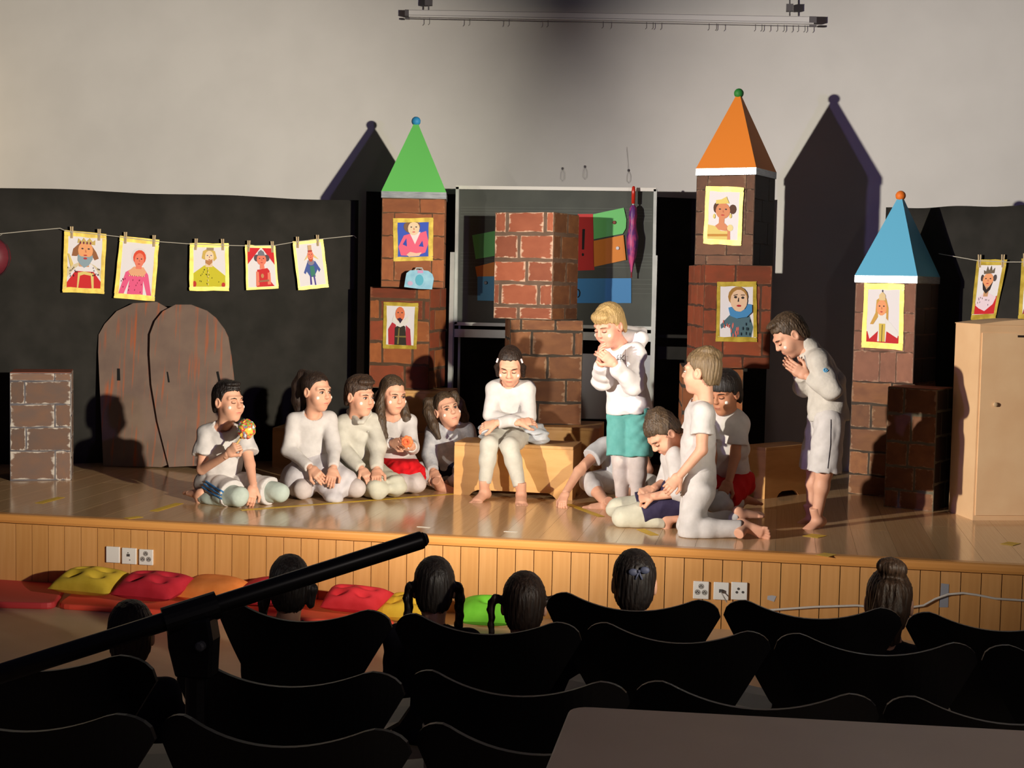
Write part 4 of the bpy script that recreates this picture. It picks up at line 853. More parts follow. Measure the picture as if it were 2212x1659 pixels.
# cushions
def cushion(label, pts, th, col, tufts=(), zc=0.035, tilt=0.0, col2=None):
    """pillow; pts: four pixel corners on the lying plane (front-left, front-right, back-right, back-left)"""
    K = [PZ(x, y, zc + th * 0.35 + dz) for (x, y), dz in zip(pts, (0, 0, tilt, tilt))]; N = 22; V = []; Fc = []
    ctr = sum(K) / 4; rn = random.Random(int(pts[0][0])); ph = [rn.uniform(0, 6) for _ in range(4)]
    ups = np.cross(K[1] - K[0], K[3] - K[0]); ups /= np.linalg.norm(ups)
    for side in (1, -1):
        for i in range(N + 1):
            for j in range(N + 1):
                u, v = i / N, j / N; a, b = 2 * u - 1, 2 * v - 1
                pin = 1 - 0.05 * (1 - abs(a)) * abs(b) ** 3 - 0.0; q = (max(0, 1 - abs(a) ** 2.6) * max(0, 1 - abs(b) ** 2.6)) ** 0.5
                p = (K[0] * (1 - u) + K[1] * u) * (1 - v) + (K[3] * (1 - u) + K[2] * u) * v
                p = ctr + (p - ctr) * (1 - 0.10 * (1 - abs(a)) * (abs(b) > 0.9) * 0.5)
                hgt = q * th * (0.62 if side > 0 else 0.36)
                if side > 0:
                    for tu, tv in tufts: hgt *= 1 - 0.62 * math.exp(-((u - tu) ** 2 + (v - tv) ** 2) / 0.012)
                    hgt *= 1 + 0.10 * math.sin(5 * u + ph[0]) * math.sin(6 * v + ph[1])
                V.append(p + ups * side * hgt)
    n1 = (N + 1) ** 2
    for i in range(N):
        for j in range(N):
            a = i * (N + 1) + j; b = a + N + 1; Fc.append((a, b, b + 1, a + 1)); Fc.append((n1 + a, n1 + a + 1, n1 + b + 1, n1 + b))
    base = np.array([ctr[0], ctr[1], zc]); root = thing('cushion', label, 'cushion', base, group='cushions before the stage')
    mm = mat('cushion_%02x%02x%02x' % col, col, 0.85, tuple(max(0, c - 16) for c in col), 12.0)
    obj('cover', loc_mesh(MB().add(V, Fc), base), mm, root, smooth=True)
    for k, (tu, tv) in enumerate(tufts):
        u, v = tu, tv; p = (K[0] * (1 - u) + K[1] * u) * (1 - v) + (K[3] * (1 - u) + K[2] * u) * v + ups * th * 0.24
        obj('tuft', MB().ball(p - base, (0.012, 0.012, 0.006), 8, 6), mm, root)
T4 = ((.3, .35), (.7, .35), (.3, .7), (.7, .7))
cushion('yellow tufted cushion on the dark red mat, leftmost', [(102, 1272), (232, 1284), (290, 1244), (165, 1236)], 0.13, (208, 176, 52), T4, 0.035, 0.06)
cushion('crimson tufted cushion between the yellow and the orange one', [(238, 1284), (364, 1296), (430, 1254), (290, 1244)], 0.13, (196, 34, 54), T4, 0.035, 0.06)
cushion('orange smooth cushion on the bright red mat', [(374, 1288), (500, 1302), (545, 1262), (425, 1250)], 0.11, (240, 140, 66), (), 0.035, 0.05)
cushion('crimson cushion half hidden behind the black pole', [(490, 1300), (640, 1306), (680, 1262), (540, 1256)], 0.10, (200, 40, 52), ((.5, .5),), 0.03, 0.05)
cushion('bright red tufted cushion between the braided heads', [(690, 1312), (810, 1322), (852, 1282), (720, 1270)], 0.12, (214, 42, 52), T4, 0.03, 0.07)
cushion('yellow cushion behind the touching chair backs', [(800, 1330), (930, 1340), (960, 1300), (850, 1292)], 0.12, (228, 184, 52), T4, 0.0, 0.05)
cushion('bright green cushion between the two braided children', [(985, 1342), (1110, 1348), (1120, 1304), (1000, 1298)], 0.12, (116, 200, 48), ((.5, .5),), 0.0, 0.06)
# ================================================================== AUDIENCE CHAIRS
m_shell = mat('black_plywood', (20, 19, 20), 0.42, spec=0.4); m_chrome = mat('chrome', (190, 190, 192), 0.2, metal=0.9)
def chair(label, xl, xr, yl, yr, Y):
    """moulded chair seen from behind; lobes of the back touch pixel columns xl, xr, their tops rows yl, yr"""
    A = PY(xl, yl, Y); B = PY(xr, yr, Y); w_ = B[0] - A[0] - 0.004; xc = (A[0] + B[0]) / 2
    zt = PY((xl + xr) / 2, (yl + yr) / 2, Y)[2]; z0 = floor_z(Y); h = zt - z0; sc_ = w_ / 0.48
    root = thing('moulded_chair', label, 'chair', (xc, Y, z0), 0.0, 'rows of black moulded chairs')
    seat = 0.55 * h; N = 28; R_ = 10; V = []; Fc = []; n1 = None
    def col(u):
        a = abs(u)
        zt_ = h - 0.072 * w_ * (1 - (a / 0.72) ** 2) if a < 0.72 else h - 0.105 * w_ * (1 - math.sqrt(max(0, 1 - ((a - 0.72) / 0.28) ** 2)))
        zb_ = h - 0.105 * w_ - (1 - a) * 0.87 * w_ if a > 0.4 else h - 0.105 * w_ - 0.6 * 0.87 * w_
        return max(zb_, seat + 0.02), zt_
    for side in (0, 1):
        for i in range(N + 1):
            u = -1 + 2 * i / N; u = math.copysign(1 - (1 - abs(u)) ** 1.35, u); zb_, zt_ = col(u)
            for j in range(R_ + 1):
                z = zb_ + (zt_ - zb_) * j / R_; lean = (z - seat) / (h - seat)
                V.append((u * w_ / 2, -0.03 - 0.07 * lean + 0.07 * u * u * lean + side * 0.011, z))
    n1 = (N + 1) * (R_ + 1)
    for i in range(N):
        for j in range(R_):
            a = i * (R_ + 1) + j; b = a + R_ + 1; Fc.append((a, b, b + 1, a + 1)); Fc.append((n1 + a, n1 + a + 1, n1 + b + 1, n1 + b))
        a = i * (R_ + 1); b = a + R_ + 1; Fc.append((a, n1 + a, n1 + b, b)); a += R_; b += R_; Fc.append((a, b, n1 + b, n1 + a))
    obj('backrest', MB().add(V, Fc), m_shell, root, smooth=False)
    # waist and seat
    b = MB(); Vv = []; Ff = []
    cur = [(-0.035, seat + 0.08, 0.20), (-0.03, seat + 0.03, 0.21), (-0.005, seat - 0.0, 0.26), (0.05, seat - 0.02, 0.38), (0.16, seat - 0.02, 0.44), (0.28, seat - 0.01, 0.44), (0.36, seat - 0.01, 0.40), (0.40, seat - 0.03, 0.30)]
    for sd_ in (0, 1):
        for y, z, hw in cur:
            for k in range(9): u = -1 + k / 4; Vv.append((u * hw * w_, y + sd_ * 0.002, z + 0.02 * u * u - sd_ * 0.011))
    m_ = len(cur) * 9
    for i in range(len(cur) - 1):
        for k in range(8): a = i * 9 + k; Ff.append((a, a + 1, a + 10, a + 9)); Ff.append((m_ + a, m_ + a + 9, m_ + a + 10, m_ + a + 1))
    for i in range(len(cur) - 1):
        a = i * 9; Ff.append((a, a + 9, m_ + a + 9, m_ + a)); a += 8; Ff.append((a, m_ + a, m_ + a + 9, a + 9))
    for k in range(8):
        Ff.append((k, m_ + k, m_ + k + 1, k + 1)); a = m_ - 9 + k; Ff.append((a, a + 1, m_ + a + 1, m_ + a))
    obj('seat', b.add(Vv, Ff), m_shell, root)
    for sx in (-1, 1):
        for yy, top in ((-0.02, 0.10), (0.36, 0.22)):
            zf = floor_z(Y + yy) - z0
            obj('leg', MB().tube([(sx * 0.10 * sc_, top, seat - 0.035), (sx * 0.19 * sc_, yy, zf + 0.0)], 0.007, 8), m_chrome, root)
R1, R2, R3, R4 = 4.22, 3.62, 2.98, 2.36
row_n = ('row nearest the stage', 'second row from the stage', 'third row from the stage', 'row nearest the camera')
for (xl, xr, yl, yr), n in zip([(1182, 1560, 1273, 1285), (1563, 1950, 1287, 1304), (1954, 2350, 1312, 1330)], ('behind the bow-haired child', 'beside the bun-haired child', 'cut off by the right border')):
    chair('black moulded chair in the row nearest the stage, %s' % n, xl, xr, yl, yr, R1)
for (xl, xr, yl, yr), n in zip([(482, 855, 1290, 1308), (859, 1262, 1312, 1336), (1266, 1668, 1330, 1356), (1672, 2112, 1355, 1378), (2117, 2560, 1380, 1402)], ('under the black pole', 'behind the two braided children', 'third from the left', 'fourth from the left', 'cut off by the right border')):
    chair('black moulded chair in the second row from the stage, %s' % n, xl, xr, yl, yr, R2)
for (xl, xr, yl, yr), n in zip([(-170, 352, 1385, 1392), (392, 884, 1418, 1430), (887, 1367, 1438, 1452), (1370, 1901, 1448, 1490), (1905, 2440, 1487, 1515)], ('cut off by the left border', 'second from the left', 'in the middle', 'fourth from the left', 'cut off by the right border')):
    chair('black moulded chair in the third row from the stage, %s' % n, xl, xr, yl, yr, R3)
for (xl, xr, yl, yr), n in zip([(-180, 352, 1500, 1515), (358, 900, 1530, 1548), (906, 1440, 1547, 1565)], ('cut off by the left border', 'second from the left', 'beside the pale desk')):
    chair('black moulded chair in the row nearest the camera, %s' % n, xl, xr, yl, yr, R4)
# ================================================================== POLE ON A STAND
m_pole = mat('black_metal', (24, 22, 24), 0.35, spec=0.5)
tip = PY(912, 1166, 3.05); lft = PY(-140, 1500, 2.56)
clp = tip + (lft - tip) * 0.55
def at_line(px):
    lo, hi = 0.0, 1.0
    for _ in range(40):
        mid = (lo + hi) / 2
        if proj(tip + (lft - tip) * mid)[0] > px: lo = mid
        else: hi = mid
    return tip + (lft - tip) * lo
cl = at_line(420); pb = np.array([cl[0], cl[1] - 0.03, floor_z(cl[1])])
pl = thing('boom_stand', 'thick black boom pole slanting across the seats on a stand', 'boom stand', pb)
d_ = (lft - tip) / np.linalg.norm(lft - tip)
obj('boom_pole', loc_mesh(MB().tube([tip - d_ * 0.004, tip, tip + d_ * 0.004, at_line(455), lft], [0.011, 0.0185, 0.0195, 0.0195, 0.0195], 20), pb), m_pole, pl, smooth=True)
obj('end_plug', loc_mesh(MB().tube([tip - d_ * 0.012, tip - d_ * 0.004], [0.010, 0.016], 16), pb), mat('grey_plug', (60, 58, 60), 0.5), pl)
obj('clamp_sleeve', loc_mesh(MB().tube([at_line(470), at_line(355)], 0.029, 20), pb), m_pole, pl, smooth=False)
zc_ = cl[2] - pb[2]
obj('clamp_head', MB().prism([(-0.05, 0, zc_ - 0.02), (0.042, 0, zc_ - 0.005), (0.05, 0, zc_ - 0.05), (0.046, 0, zc_ - 0.13), (-0.03, 0, zc_ - 0.13), (-0.046, 0, zc_ - 0.07)], (0, 0.05, 0)), m_pole, pl, bevel=0.006)
obj('clamp_knob', MB().lathe([(0.010, 0), (0.010, 0.012), (0.006, 0.015)], 12), mat('grey_knob', (92, 92, 96), 0.4), pl, loc=(0.028, 0.0, zc_ - 0.06)).rotation_euler[0] = math.pi / 2
obj('stand_post', MB().tube([(0.005, 0.03, 0.03), (0.005, 0.03, zc_ - 0.12)], [0.024, 0.022], 16), m_pole, pl)
obj('base_plate', MB().lathe([(0.10, 0.0), (0.10, 0.012), (0.03, 0.03)], 20, (0.005, 0.03, 0.004)), m_pole, pl)
# ================================================================== PALE DESK AT THE LOWER RIGHT
ZD = 1.14
K = [PZ(1232, 1524, ZD), PZ(2420, 1588, ZD), PZ(2420, 1860, ZD), PZ(1140, 1752, ZD)]
bd_ = np.array([K[0][0], K[0][1], floor_z(K[0][1])])
dk = thing('desk', 'pale brown desk top with a rounded corner at the lower right', 'desk', bd_)
poly = []
for i in range(4):
    a, b, c = K[i - 1], K[i], K[(i + 1) % 4]; d0 = (a - b) / np.linalg.norm(a - b); d1 = (c - b) / np.linalg.norm(c - b); r = 0.03
    for t in (0, .2, .4, .6, .8, 1): poly.append((b + d0 * r) * (1 - t) ** 2 + 2 * b * t * (1 - t) + (b + d1 * r) * t * t - bd_)
obj('desk_top', MB().prism(poly, (0, 0, -0.025)), mat('desk_laminate', (204, 178, 156), 0.42, (190, 164, 142), 3.0), dk, bevel=0.003)
for kx in K:
    q = kx + (sum(K) / 4 - kx) * 0.14 - bd_; zf = floor_z(q[1] + bd_[1]) - bd_[2]; obj('desk_leg', MB().tube([(q[0], q[1], zf), (q[0], q[1], ZD - bd_[2] - 0.025)], 0.02, 10), m_chrome, dk)
# ================================================================== PEOPLE
def nrm(v): v = np.asarray(v, float); return v / (np.linalg.norm(v) + 1e-12)
_C = {}
def head_base():
    if 'head' in _C: return _C['head']
    s = SDF((-.10, -.12, -.17), (.10, .125, .13), 0.0036)
    s.ell((0, -.012, .030), (.070, .089, .083), 0); s.ell((0, .022, -.040), (.057, .066, .072), .03)
    s.ell((0, .052, -.092), (.024, .024, .020), .03)
    for x in (-1, 1): s.ell((x * .034, .050, -.036), (.029, .030, .032), .025); s.cone((x * .012, .082, .024), (x * .045, .062, .024), .010, .009, .018)
    s.cone((0, -.018, -.06), (0, -.030, -.155), .043, .042, .03)
    for x in (-1, 1): s.ell((x * .030, .099, .003), (.019, .020, .012), ('sub', .012))
    s.cone((0, .086, .008), (0, .099, -.022), .007, .0105, .012); s.ell((0, .094, -.026), (.016, .010, .008), .010)
    s.ell((0, .082, -.055), (.021, .010, .0062), .006); s.ell((0, .080, -.065), (.018, .010, .0060), .006)
    for x in (-1, 1): s.ell((x * .072, -.010, -.004), (.011, .021, .031), .006); s.ell((x * .080, -.004, -.002), (.007, .012, .018), ('sub', .004))
    _C['head'] = s.surf(); return _C['head']
def hand_base(kind):
    """wrist at origin, fingers towards +y, back of the hand +z, thumb towards +x"""
    if ('hand', kind) in _C: return _C['hand', kind]
    curl = {'relax': (.35, .5, .35), 'fist': (1.35, 1.5, .9), 'flat': (.08, .12, .08), 'cup': (.45, .45, .3), 'grip': (1.0, 1.2, .8), 'point': (1.2, 1.4, .8)}[kind]
    s = SDF((-.065, -.04, -.085), (.075, .165, .045), 0.0028)
    s.econe((0, -.02, 0), (0, .02, 0), (1, 0, 0), (.020, .017), (.026, .016), 0); s.econe((0, .015, 0), (0, .066, -.002), (1, 0, 0), (.027, .0145), (.033, .0125), .012)
    for i, (x, L, r) in enumerate(((.0245, .062, .0078), (.0085, .069, .0080), (-.0080, .064, .0077), (-.0240, .050, .0068))):
        c = curl if not (kind == 'point' and i == 0) else (.1, .1, .1)
        p = np.array([x * .95, .066, -.002]); a = 0.0; sp = x * 1.6
        for f, k in ((.46, 0), (.31, 1), (.25, 2)):
            a += c[k] * (1 + .08 * i); q = p + L * f * np.array([math.sin(sp) * math.cos(a), math.cos(a), -math.sin(a)]); s.cone(p, q, r, r * .94, .0035); p = q; r *= .93
    t = {'relax': ((.050, .052, -.014), (.052, .076, -.026)), 'fist': ((.040, .050, -.030), (.018, .068, -.040)), 'flat': ((.052, .050, -.006), (.060, .078, -.010)), 'cup': ((.050, .050, -.020), (.050, .076, -.034)), 'grip': ((.044, .050, -.030), (.022, .064, -.046)), 'point': ((.042, .050, -.028), (.022, .066, -.038))}[kind]
    s.cone((.020, .016, -.004), t[0], .0125, .0095, .008); s.cone(t[0], t[1], .0092, .0078, .004)
    _C['hand', kind] = s.surf(); return _C['hand', kind]
def foot_base():
    """ankle at origin, toes +y, sole at z = -.062"""
    if 'foot' in _C: return _C['foot']
    s = SDF((-.06, -.075, -.075), (.06, .175, .06), 0.0032)
    s.cone((0, 0, .05), (0, -.004, -.01), .029, .030, 0); s.ell((0, -.030, -.036), (.026, .030, .026), .015); s.econe((0, -.01, -.026), (.004, .085, -.042), (1, 0, 0), (.030, .030), (.036, .018), .02)
    for i, (x, y, r) in enumerate(((.026, .128, .0125), (.008, .130, .0095), (-.008, .124, .009), (-.021, .116, .0085), (-.032, .106, .008))): s.cone((x * .9, .092, -.046), (x, y, -.050), r * 1.05, r, .006)
    s.plane((0, 0, -.061), (0, 0, -1)); _C['foot'] = s.surf(); return _C['foot']
def xf(part, R, t, sc=1.0, flip=False):
    V, Fq = part; V = V * sc
    if flip: V = V * np.array([-1, 1, 1]); Fq = Fq[:, ::-1]
    return V @ np.asarray(R).T + t, Fq
SKM = {'light': mat('skin_light', (220, 168, 140), 0.55, (213, 156, 128), 14.0, spec=0.35), 'tan': mat('skin_tan', (186, 128, 96), 0.55, (176, 118, 88), 14.0, spec=0.35), 'rosy': mat('skin_rosy', (226, 166, 142), 0.55, (218, 150, 128), 14.0, spec=0.35)}
def cloth(key, c, c2=None, **k): return mat('cloth_' + key, c, 0.9, c2 or tuple(max(0, v - 10) for v in c), 22.0, bump=k.get('bump', 0.25), spec=0.2)
W1 = cloth('white', (209, 204, 201)); W2 = cloth('offwhite', (201, 197, 185)); W3 = cloth('cool_white', (202, 203, 205)); TGT = cloth('tights', (206, 194, 190)); CRM = cloth('cream', (206, 203, 184))
def haircol(key, c, c2): return mat('hair_' + key, c, 0.5, c2, 5.0, (24, 24, 2.2), spec=0.4, bump=0.55)
H_BLK = haircol('black', (22, 17, 16), (34, 26, 22)); H_DKB = haircol('dark_brown', (34, 24, 19), (52, 37, 28)); H_BRN = haircol('brown', (48, 34, 25), (72, 52, 38)); H_LBR = haircol('light_brown', (96, 78, 56), (122, 100, 70)); H_BLD = haircol('blond', (150, 122, 78), (178, 148, 98)); H_BR2 = haircol('ash_brown', (56, 43, 32), (86, 68, 50))
def folds(seed, amp=0.0032, wl_=0.075):
    amp *= 1.7; wl_ *= 1.2
    rn = np.random.RandomState(seed); ks = [nrm(rn.normal(size=3) * (1, 1, 1.5)) * 2 * math.pi / (wl_ * rn.uniform(.8, 1.7)) for _ in range(4)]; ph = rn.uniform(0, 6, 4)
    def fn(X, Y, Z):
        t = 0
        for k, p in zip(ks, ph):
            q = k[0] * X + k[1] * Y + k[2] * Z + p + 2.2 * np.sin((k[1] * X - k[0] * Y + k[0] * Z) * .22 + p)
            msk = .5 + .5 * np.sin((k[2] * X + k[0] * Y - k[1] * Z) * .3 + 2 * p); t = t + msk * (1 - 2 * np.abs(np.sin(q * .5)) ** 1.3)
        return amp * t / 1.9
    return fn
def hair_base(o):
    """o: dict of options, local head space"""
    s = SDF((-.16, -.22, -.42), (.16, .16, .18), 0.0048)
    v = o.get('vol', .010); sv = o.get('sv', v * .6)
    s.ell((0, -.014, .032 + v * .35), (.071 + sv, .090 + v * .8, .084 + v * 1.1), 0)
    if o.get('nape', -.055) < -.06: s.ell((0, -.045, -.03), (.060 + sv, .054 + sv, .07), .03)
    sl, X, Y, Z = s._blk(s.lo, s.lo + s.h * s.n)
    zl = o.get('line', .068); sb = o.get('side', -.008); na = o.get('nape', -.062)
    zm = np.interp(Y, [-.2, -.06, -.036, -.024, -.004, .008, .028, .046, .075], [na, na, -.03, .014, .012, sb, min(.034, zl), zl - .006, zl]) + .0035 * np.sin(170 * X + 90 * Y)
    if o.get('part'): zm = zm + np.where(Y > .03, 0.10 * (X * o['part']), 0)
    s.D[sl] = np.maximum(s.D[sl], .8 * (zm - Z)).astype(np.float32)
    for pts, rs in o.get('locks', ()): s.chain(pts, rs, .012)
    for c, r in o.get('blobs', ()): s.ell(c, r, .012)
    a = np.arctan2(X, Y - .01 + 1e-6); q = o.get('rough', .0022) * .55
    rad = np.sqrt(X * X + (Y + .02) ** 2)
    s.D[sl] = s.D[sl] + (q * np.sin(41 * a + 40 * Z) * np.clip(rad / .05, 0, 1) + .6 * q * np.sin(57 * a - 60 * Z + 2) * np.clip(rad / .05, 0, 1) + q * .8 * np.sin(150 * Y + 60 * X) * np.sin(130 * X + 1)).astype(np.float32)
    return s.surf()
def hframe(c, yaw, pitch=0, roll=0):
    t = nrm([CAM[0] - c[0], CAM[1] - c[1], 0]); rg = np.array([-t[1], t[0], 0])       # towards camera, viewer's right
    y, p, r = (math.radians(a) for a in (yaw, pitch, roll))
    f = math.cos(y) * t + math.sin(y) * rg; u = np.array([0, 0, 1.0]); f, u = math.cos(p) * f - math.sin(p) * u, math.cos(p) * u + math.sin(p) * f
    l = np.cross(f, u)
    # roll about the line of sight: top of head leans to the viewer's right for positive values
    vr = rg; k = t
    def rot(v): return v * math.cos(r) + np.cross(k, v) * math.sin(-r) + k * (k @ v) * (1 - math.cos(r))
    f, u, l = rot(f), rot(u), rot(l)
    return np.stack([l, f, u], 1)
def person(label, head, J, hair, hairm, skin='light', hs=1.0, hands=(), feet=(), wear=(), eyes='open', paint=True, g=1.0, group=None, extra=None, cat='person', fine=0.006, face=True, brow=None):
    """head: (px, py, Y, yaw, pitch, roll). J: joints as (px, py, Y). Body is one mesh; hair and clothes are its children."""
    P = {k: (PY(*v) if len(v) == 3 else np.asarray(v[:3], float)) for k, v in J.items()}
    hc, ang = (np.array(head[1:4], float), head[4:]) if head[0] == 'w' else (PY(*head[:3]), head[3:]); R = hframe(hc, *ang)
    lat = P['sb'] - P['sa']; lat = nrm(lat); msh = (P['sa'] + P['sb']) / 2; pel = P['pelvis']
    hl = nrm(P['hb'] - P['ha']) if 'ha' in P else lat
    if 'ha' not in P: P['ha'] = pel - hl * .07 * g; P['hb'] = pel + hl * .07 * g
    L = {'upper_arm': (np.linalg.norm(P['ea'] - P['sa']), np.linalg.norm(P['eb'] - P['sb'])), 'forearm': (np.linalg.norm(P['wa'] - P['ea']), np.linalg.norm(P['wb'] - P['eb'])), 'torso': np.linalg.norm(msh - pel), 'shoulders': np.linalg.norm(P['sb'] - P['sa'])}
    if 'ka' in P: L['thigh'] = (np.linalg.norm(P['ka'] - P['ha']), np.linalg.norm(P['kb'] - P['hb']))
    if 'aa' in P: L['shin'] = (np.linalg.norm(P['aa'] - P['ka']), np.linalg.norm(P['ab'] - P['kb']))
    L['neck'] = np.linalg.norm(hc - msh)
    print('BONES', label[:38], {k: (np.round(v, 2).tolist() if hasattr(v, '__len__') else round(float(v), 2)) for k, v in L.items()})
    pts = np.array(list(P.values()) + [hc]); lo = pts.min(0) - .15; hi = pts.max(0) + .15
    spine = P.get('spine', (msh * .45 + pel * .55)); nb = P.get('neck', msh + (0, 0, .02))
    s = SDF(lo, hi, fine)
    s.econe(pel, spine, hl, (.098 * g, .075 * g), (.090 * g, .070 * g), 0); s.econe(spine, msh - (msh - spine) * .12, lat, (.092 * g, .070 * g), (.108 * g, .066 * g), .03)
    s.cone(P['sa'], P['sb'], .040 * g, .040 * g, .03); s.cone(msh, nb, .045, .041, .03); s.cone(nb, hc + R @ np.array([0, -.02, -.055]) * hs, .041, .040, .02)
    for x in 'ab':
        s.cone(P['s' + x], P['e' + x], .037 * g, .030 * g, .02); s.cone(P['e' + x], P['w' + x], .030 * g, .0215, .012)
        if 'k' + x in P: s.cone(P['h' + x], P['k' + x], .066 * g, .046 * g, .03)
        if 'a' + x in P:
            s.cone(P['k' + x], P['a' + x], .045 * g, .027, .02); m_ = P['k' + x] * .68 + P['a' + x] * .32; s.ell(m_, (.044 * g,) * 3, .02)
    parts = [s.surf(), xf(head_base(), R, hc, hs)]
    for wname, tip, back, kind, fl_ in hands:
        wv = P[wname]; tp = PY(*tip) if len(tip) == 3 else np.asarray(tip[:3]); y = nrm(tp - wv); z = np.asarray(back, float); z = nrm(z - y * (z @ y)); x = np.cross(y, z)
        parts.append(xf(hand_base(kind), np.stack([x, y, z], 1), wv, .98 * g if g < 1.1 else 1.0, fl_))
    for aname, toe, upd in feet:
        av = P[aname]; tp = PY(*toe) if len(toe) == 3 else np.asarray(toe[:3], float); y = nrm(tp - av); z = np.asarray(upd, float); z = nrm(z - y * (z @ y)); parts.append(xf(foot_base(), np.stack([np.cross(y, z), y, z], 1), av, g, random.random() < 0))
    zmin = min(V[:, 2].min() for V, _ in parts); base = np.array([pel[0], pel[1], zmin])
    me = mesh_np('person', parts, base); me.materials.append(SKM[skin]); o = bpy.data.objects.new('person', me); COL.objects.link(o); o.location = base; tag(o, label, cat, group)
    def child(name, VF, m, par=o):
        me = mesh_np(name, VF if isinstance(VF, list) else [VF], base if par is o else base); me.materials.append(m); c = bpy.data.objects.new(name, me); COL.objects.link(c); c.parent = par; return c
    if hair is not None:
        key = ('hair', id(hair)); _C.setdefault(key, hair_base(hair)); child('hair', xf(_C[key], R, hc, hs), hairm)
        for c, r, col in hair.get('ties', ()):
            b = MB().ball((0, 0, 0), r, 12, 8); V = np.array(b.v) + np.array(c); V = V * hs @ R.T + hc - base; obj('hair_tie', MB().add(V, b.f), flat(col, 0.5), o, smooth=True)
    def loc_add(name, b, m): V = np.array(b.v) * hs @ R.T + hc - base; return obj(name, MB().add(V, b.f), m, o, smooth=True)
    if face:
        bm = brow or hairm
        for x in (-1, 1):
            if eyes in ('open', 'side'):
                loc_add('eye', MB().ball((x * .030, .0765, .002), (.0125, .0100, .0068), 12, 8), flat((196, 186, 178), 0.3)); loc_add('iris', MB().ball((x * .030 + (.003 if eyes == 'side' else 0), .0838, .002), (.0072, .0044, .0072), 10, 6), flat((44, 30, 24), 0.25))
                loc_add('eyelid', MB().tube([(x * .017, .083, .006), (x * .030, .088, .0105), (x * .043, .080, .006)], .0022, 5), flat((84, 52, 42)))
            else:
                loc_add('eyelid', MB().ball((x * .030, .0765, .002), (.0135, .0105, .0080), 12, 8), SKM[skin]); loc_add('lash_line', MB().tube([(x * .017, .083, -.003), (x * .030, .0872, -.006), (x * .043, .079, -.003)], .0019, 5), flat((70, 44, 36)))
            loc_add('eyebrow', MB().tube([(x * .014, .0885, .019), (x * .030, .0885, .0235), (x * .047, .073, .020)], [.0026, .0034, .0018], 6), bm)
        loc_add('lips', MB().ball((0, .0835, -.0600), (.0185, .0080, .0078), 14, 8), flat((196, 104, 96) if skin != 'tan' else (150, 84, 72), 0.45))
        if paint:
            for x in (-1, 1): loc_add('face_paint', MB().ball((x * .049, .067, -.030), (.0125, .0118, .0125), 12, 8), flat((232, 222, 212), 0.95))
    # ---- clothes
    for wi, wdict in enumerate(wear):
        t_ = wdict['t']; c = SDF(lo - .02, hi + .02, wdict.get('h', .0068)); ex = wdict.get('ex', .012); sd_ = hash(label) % 1000 if False else (len(label) * 37 + wi * 11)
        if t_ == 'shirt':
            ax = nrm(msh - pel); low = pel - ax * wdict.get('drop', .05); b_ = wdict.get('bag', 1.06)
            c.econe(low, spine, hl, ((.100 * g + ex) * b_, (.078 * g + ex) * b_), (.094 * g + ex, .073 * g + ex), 0, cut0=True); c.econe(spine, msh - (msh - spine) * .10, lat, (.095 * g + ex, .073 * g + ex), (.110 * g + ex, .067 * g + ex), .03)
            c.cone(P['sa'], P['sb'], .041 * g + ex * .8, .041 * g + ex * .8, .03); c.cone(msh, nb, .050, .046, .03)
            for x in 'ab':
                f = wdict.get('sl' + x, wdict.get('sl', 2.0)); S, E_, W_ = P['s' + x], P['e' + x], P['w' + x]; loose = wdict.get('loose', .006)
                if f <= 0: continue
                if f <= 1: c.cone(S, S + (E_ - S) * f, .040 * g + ex, .036 * g + ex + loose, .02, cut=True)
                else:
                    c.cone(S, E_, .039 * g + ex, .033 * g + ex + loose * .4, .02); c.cone(E_, E_ + (W_ - E_) * (f - 1), .033 * g + ex + loose * .3, .026 + ex * .6, .015, cut=True)
            c.warp(folds(sd_, wdict.get('amp', .0032)))
            hcut = wdict.get('neck_r', .050); fdir = R[:, 1] * np.array([1, 1, 0]); tdir = nrm(np.cross(lat, (0, 0, 1)));
            tdir = tdir if tdir @ fdir > 0 else -tdir
            up_ = nrm(hc - nb); c2 = nb + tdir * wdict.get('scoop', .012) + up_ * .012; c.put(*(lambda q: (q[0], q[1]))(cone_d(c, c2, hc, hcut, hcut + .03)), 'sub') if not wdict.get('closed') else None
            for q in wdict.get('add', ()): c.cone(PY(*q[0]), PY(*q[1]), q[2], q[3], .012)
        elif t_ == 'legs':
            c.econe(pel + nrm(msh - pel) * wdict.get('rise', .05), pel, hl, (.100 * g + ex, .078 * g + ex), (.103 * g + ex, .080 * g + ex), 0)
            for x in 'ab':
                f = wdict.get('to' + x, wdict.get('to', 2.0)); H0, K_, A_ = P['h' + x], P['k' + x], P.get('a' + x); fl_ = wdict.get('flare', 0.0)
                if f <= 1: c.cone(H0, H0 + (K_ - H0) * f, .066 * g + ex, .054 * g + ex + fl_, .008 if fl_ else .03, cut=True)
                else:
                    c.cone(H0, K_, .068 * g + ex, .047 * g + ex + fl_, .03); m_ = K_ + (A_ - K_) * (f - 1); c.cone(K_, m_, .047 * g + ex + fl_, (.047 + (.028 - .047) * (f - 1)) * g + ex * .9 + fl_, .02, cut=True); 
                    if not fl_: c.ell(K_ * .68 + A_ * .32, (.044 * g + ex,) * 3, .02)
            c.warp(folds(sd_ + 5, wdict.get('amp', .0028), .06))
            if wdict.get('zmin') is not None: c.plane((0, 0, wdict['zmin']), (0, 0, -1))
        elif t_ == 'blob':
            for q in wdict['cones']: c.cone(PY(*q[0]), PY(*q[1]), q[2], q[3], wdict.get('k', .04))
            c.warp(folds(sd_ + 9, wdict.get('amp', .006), wdict.get('wl', .05)))
            for pp, nn in wdict.get('cut', ()): c.plane(PY(*pp), nn)
        if wdict.get('floor', True): c.plane((0, 0, ST + .001), (0, 0, -1))
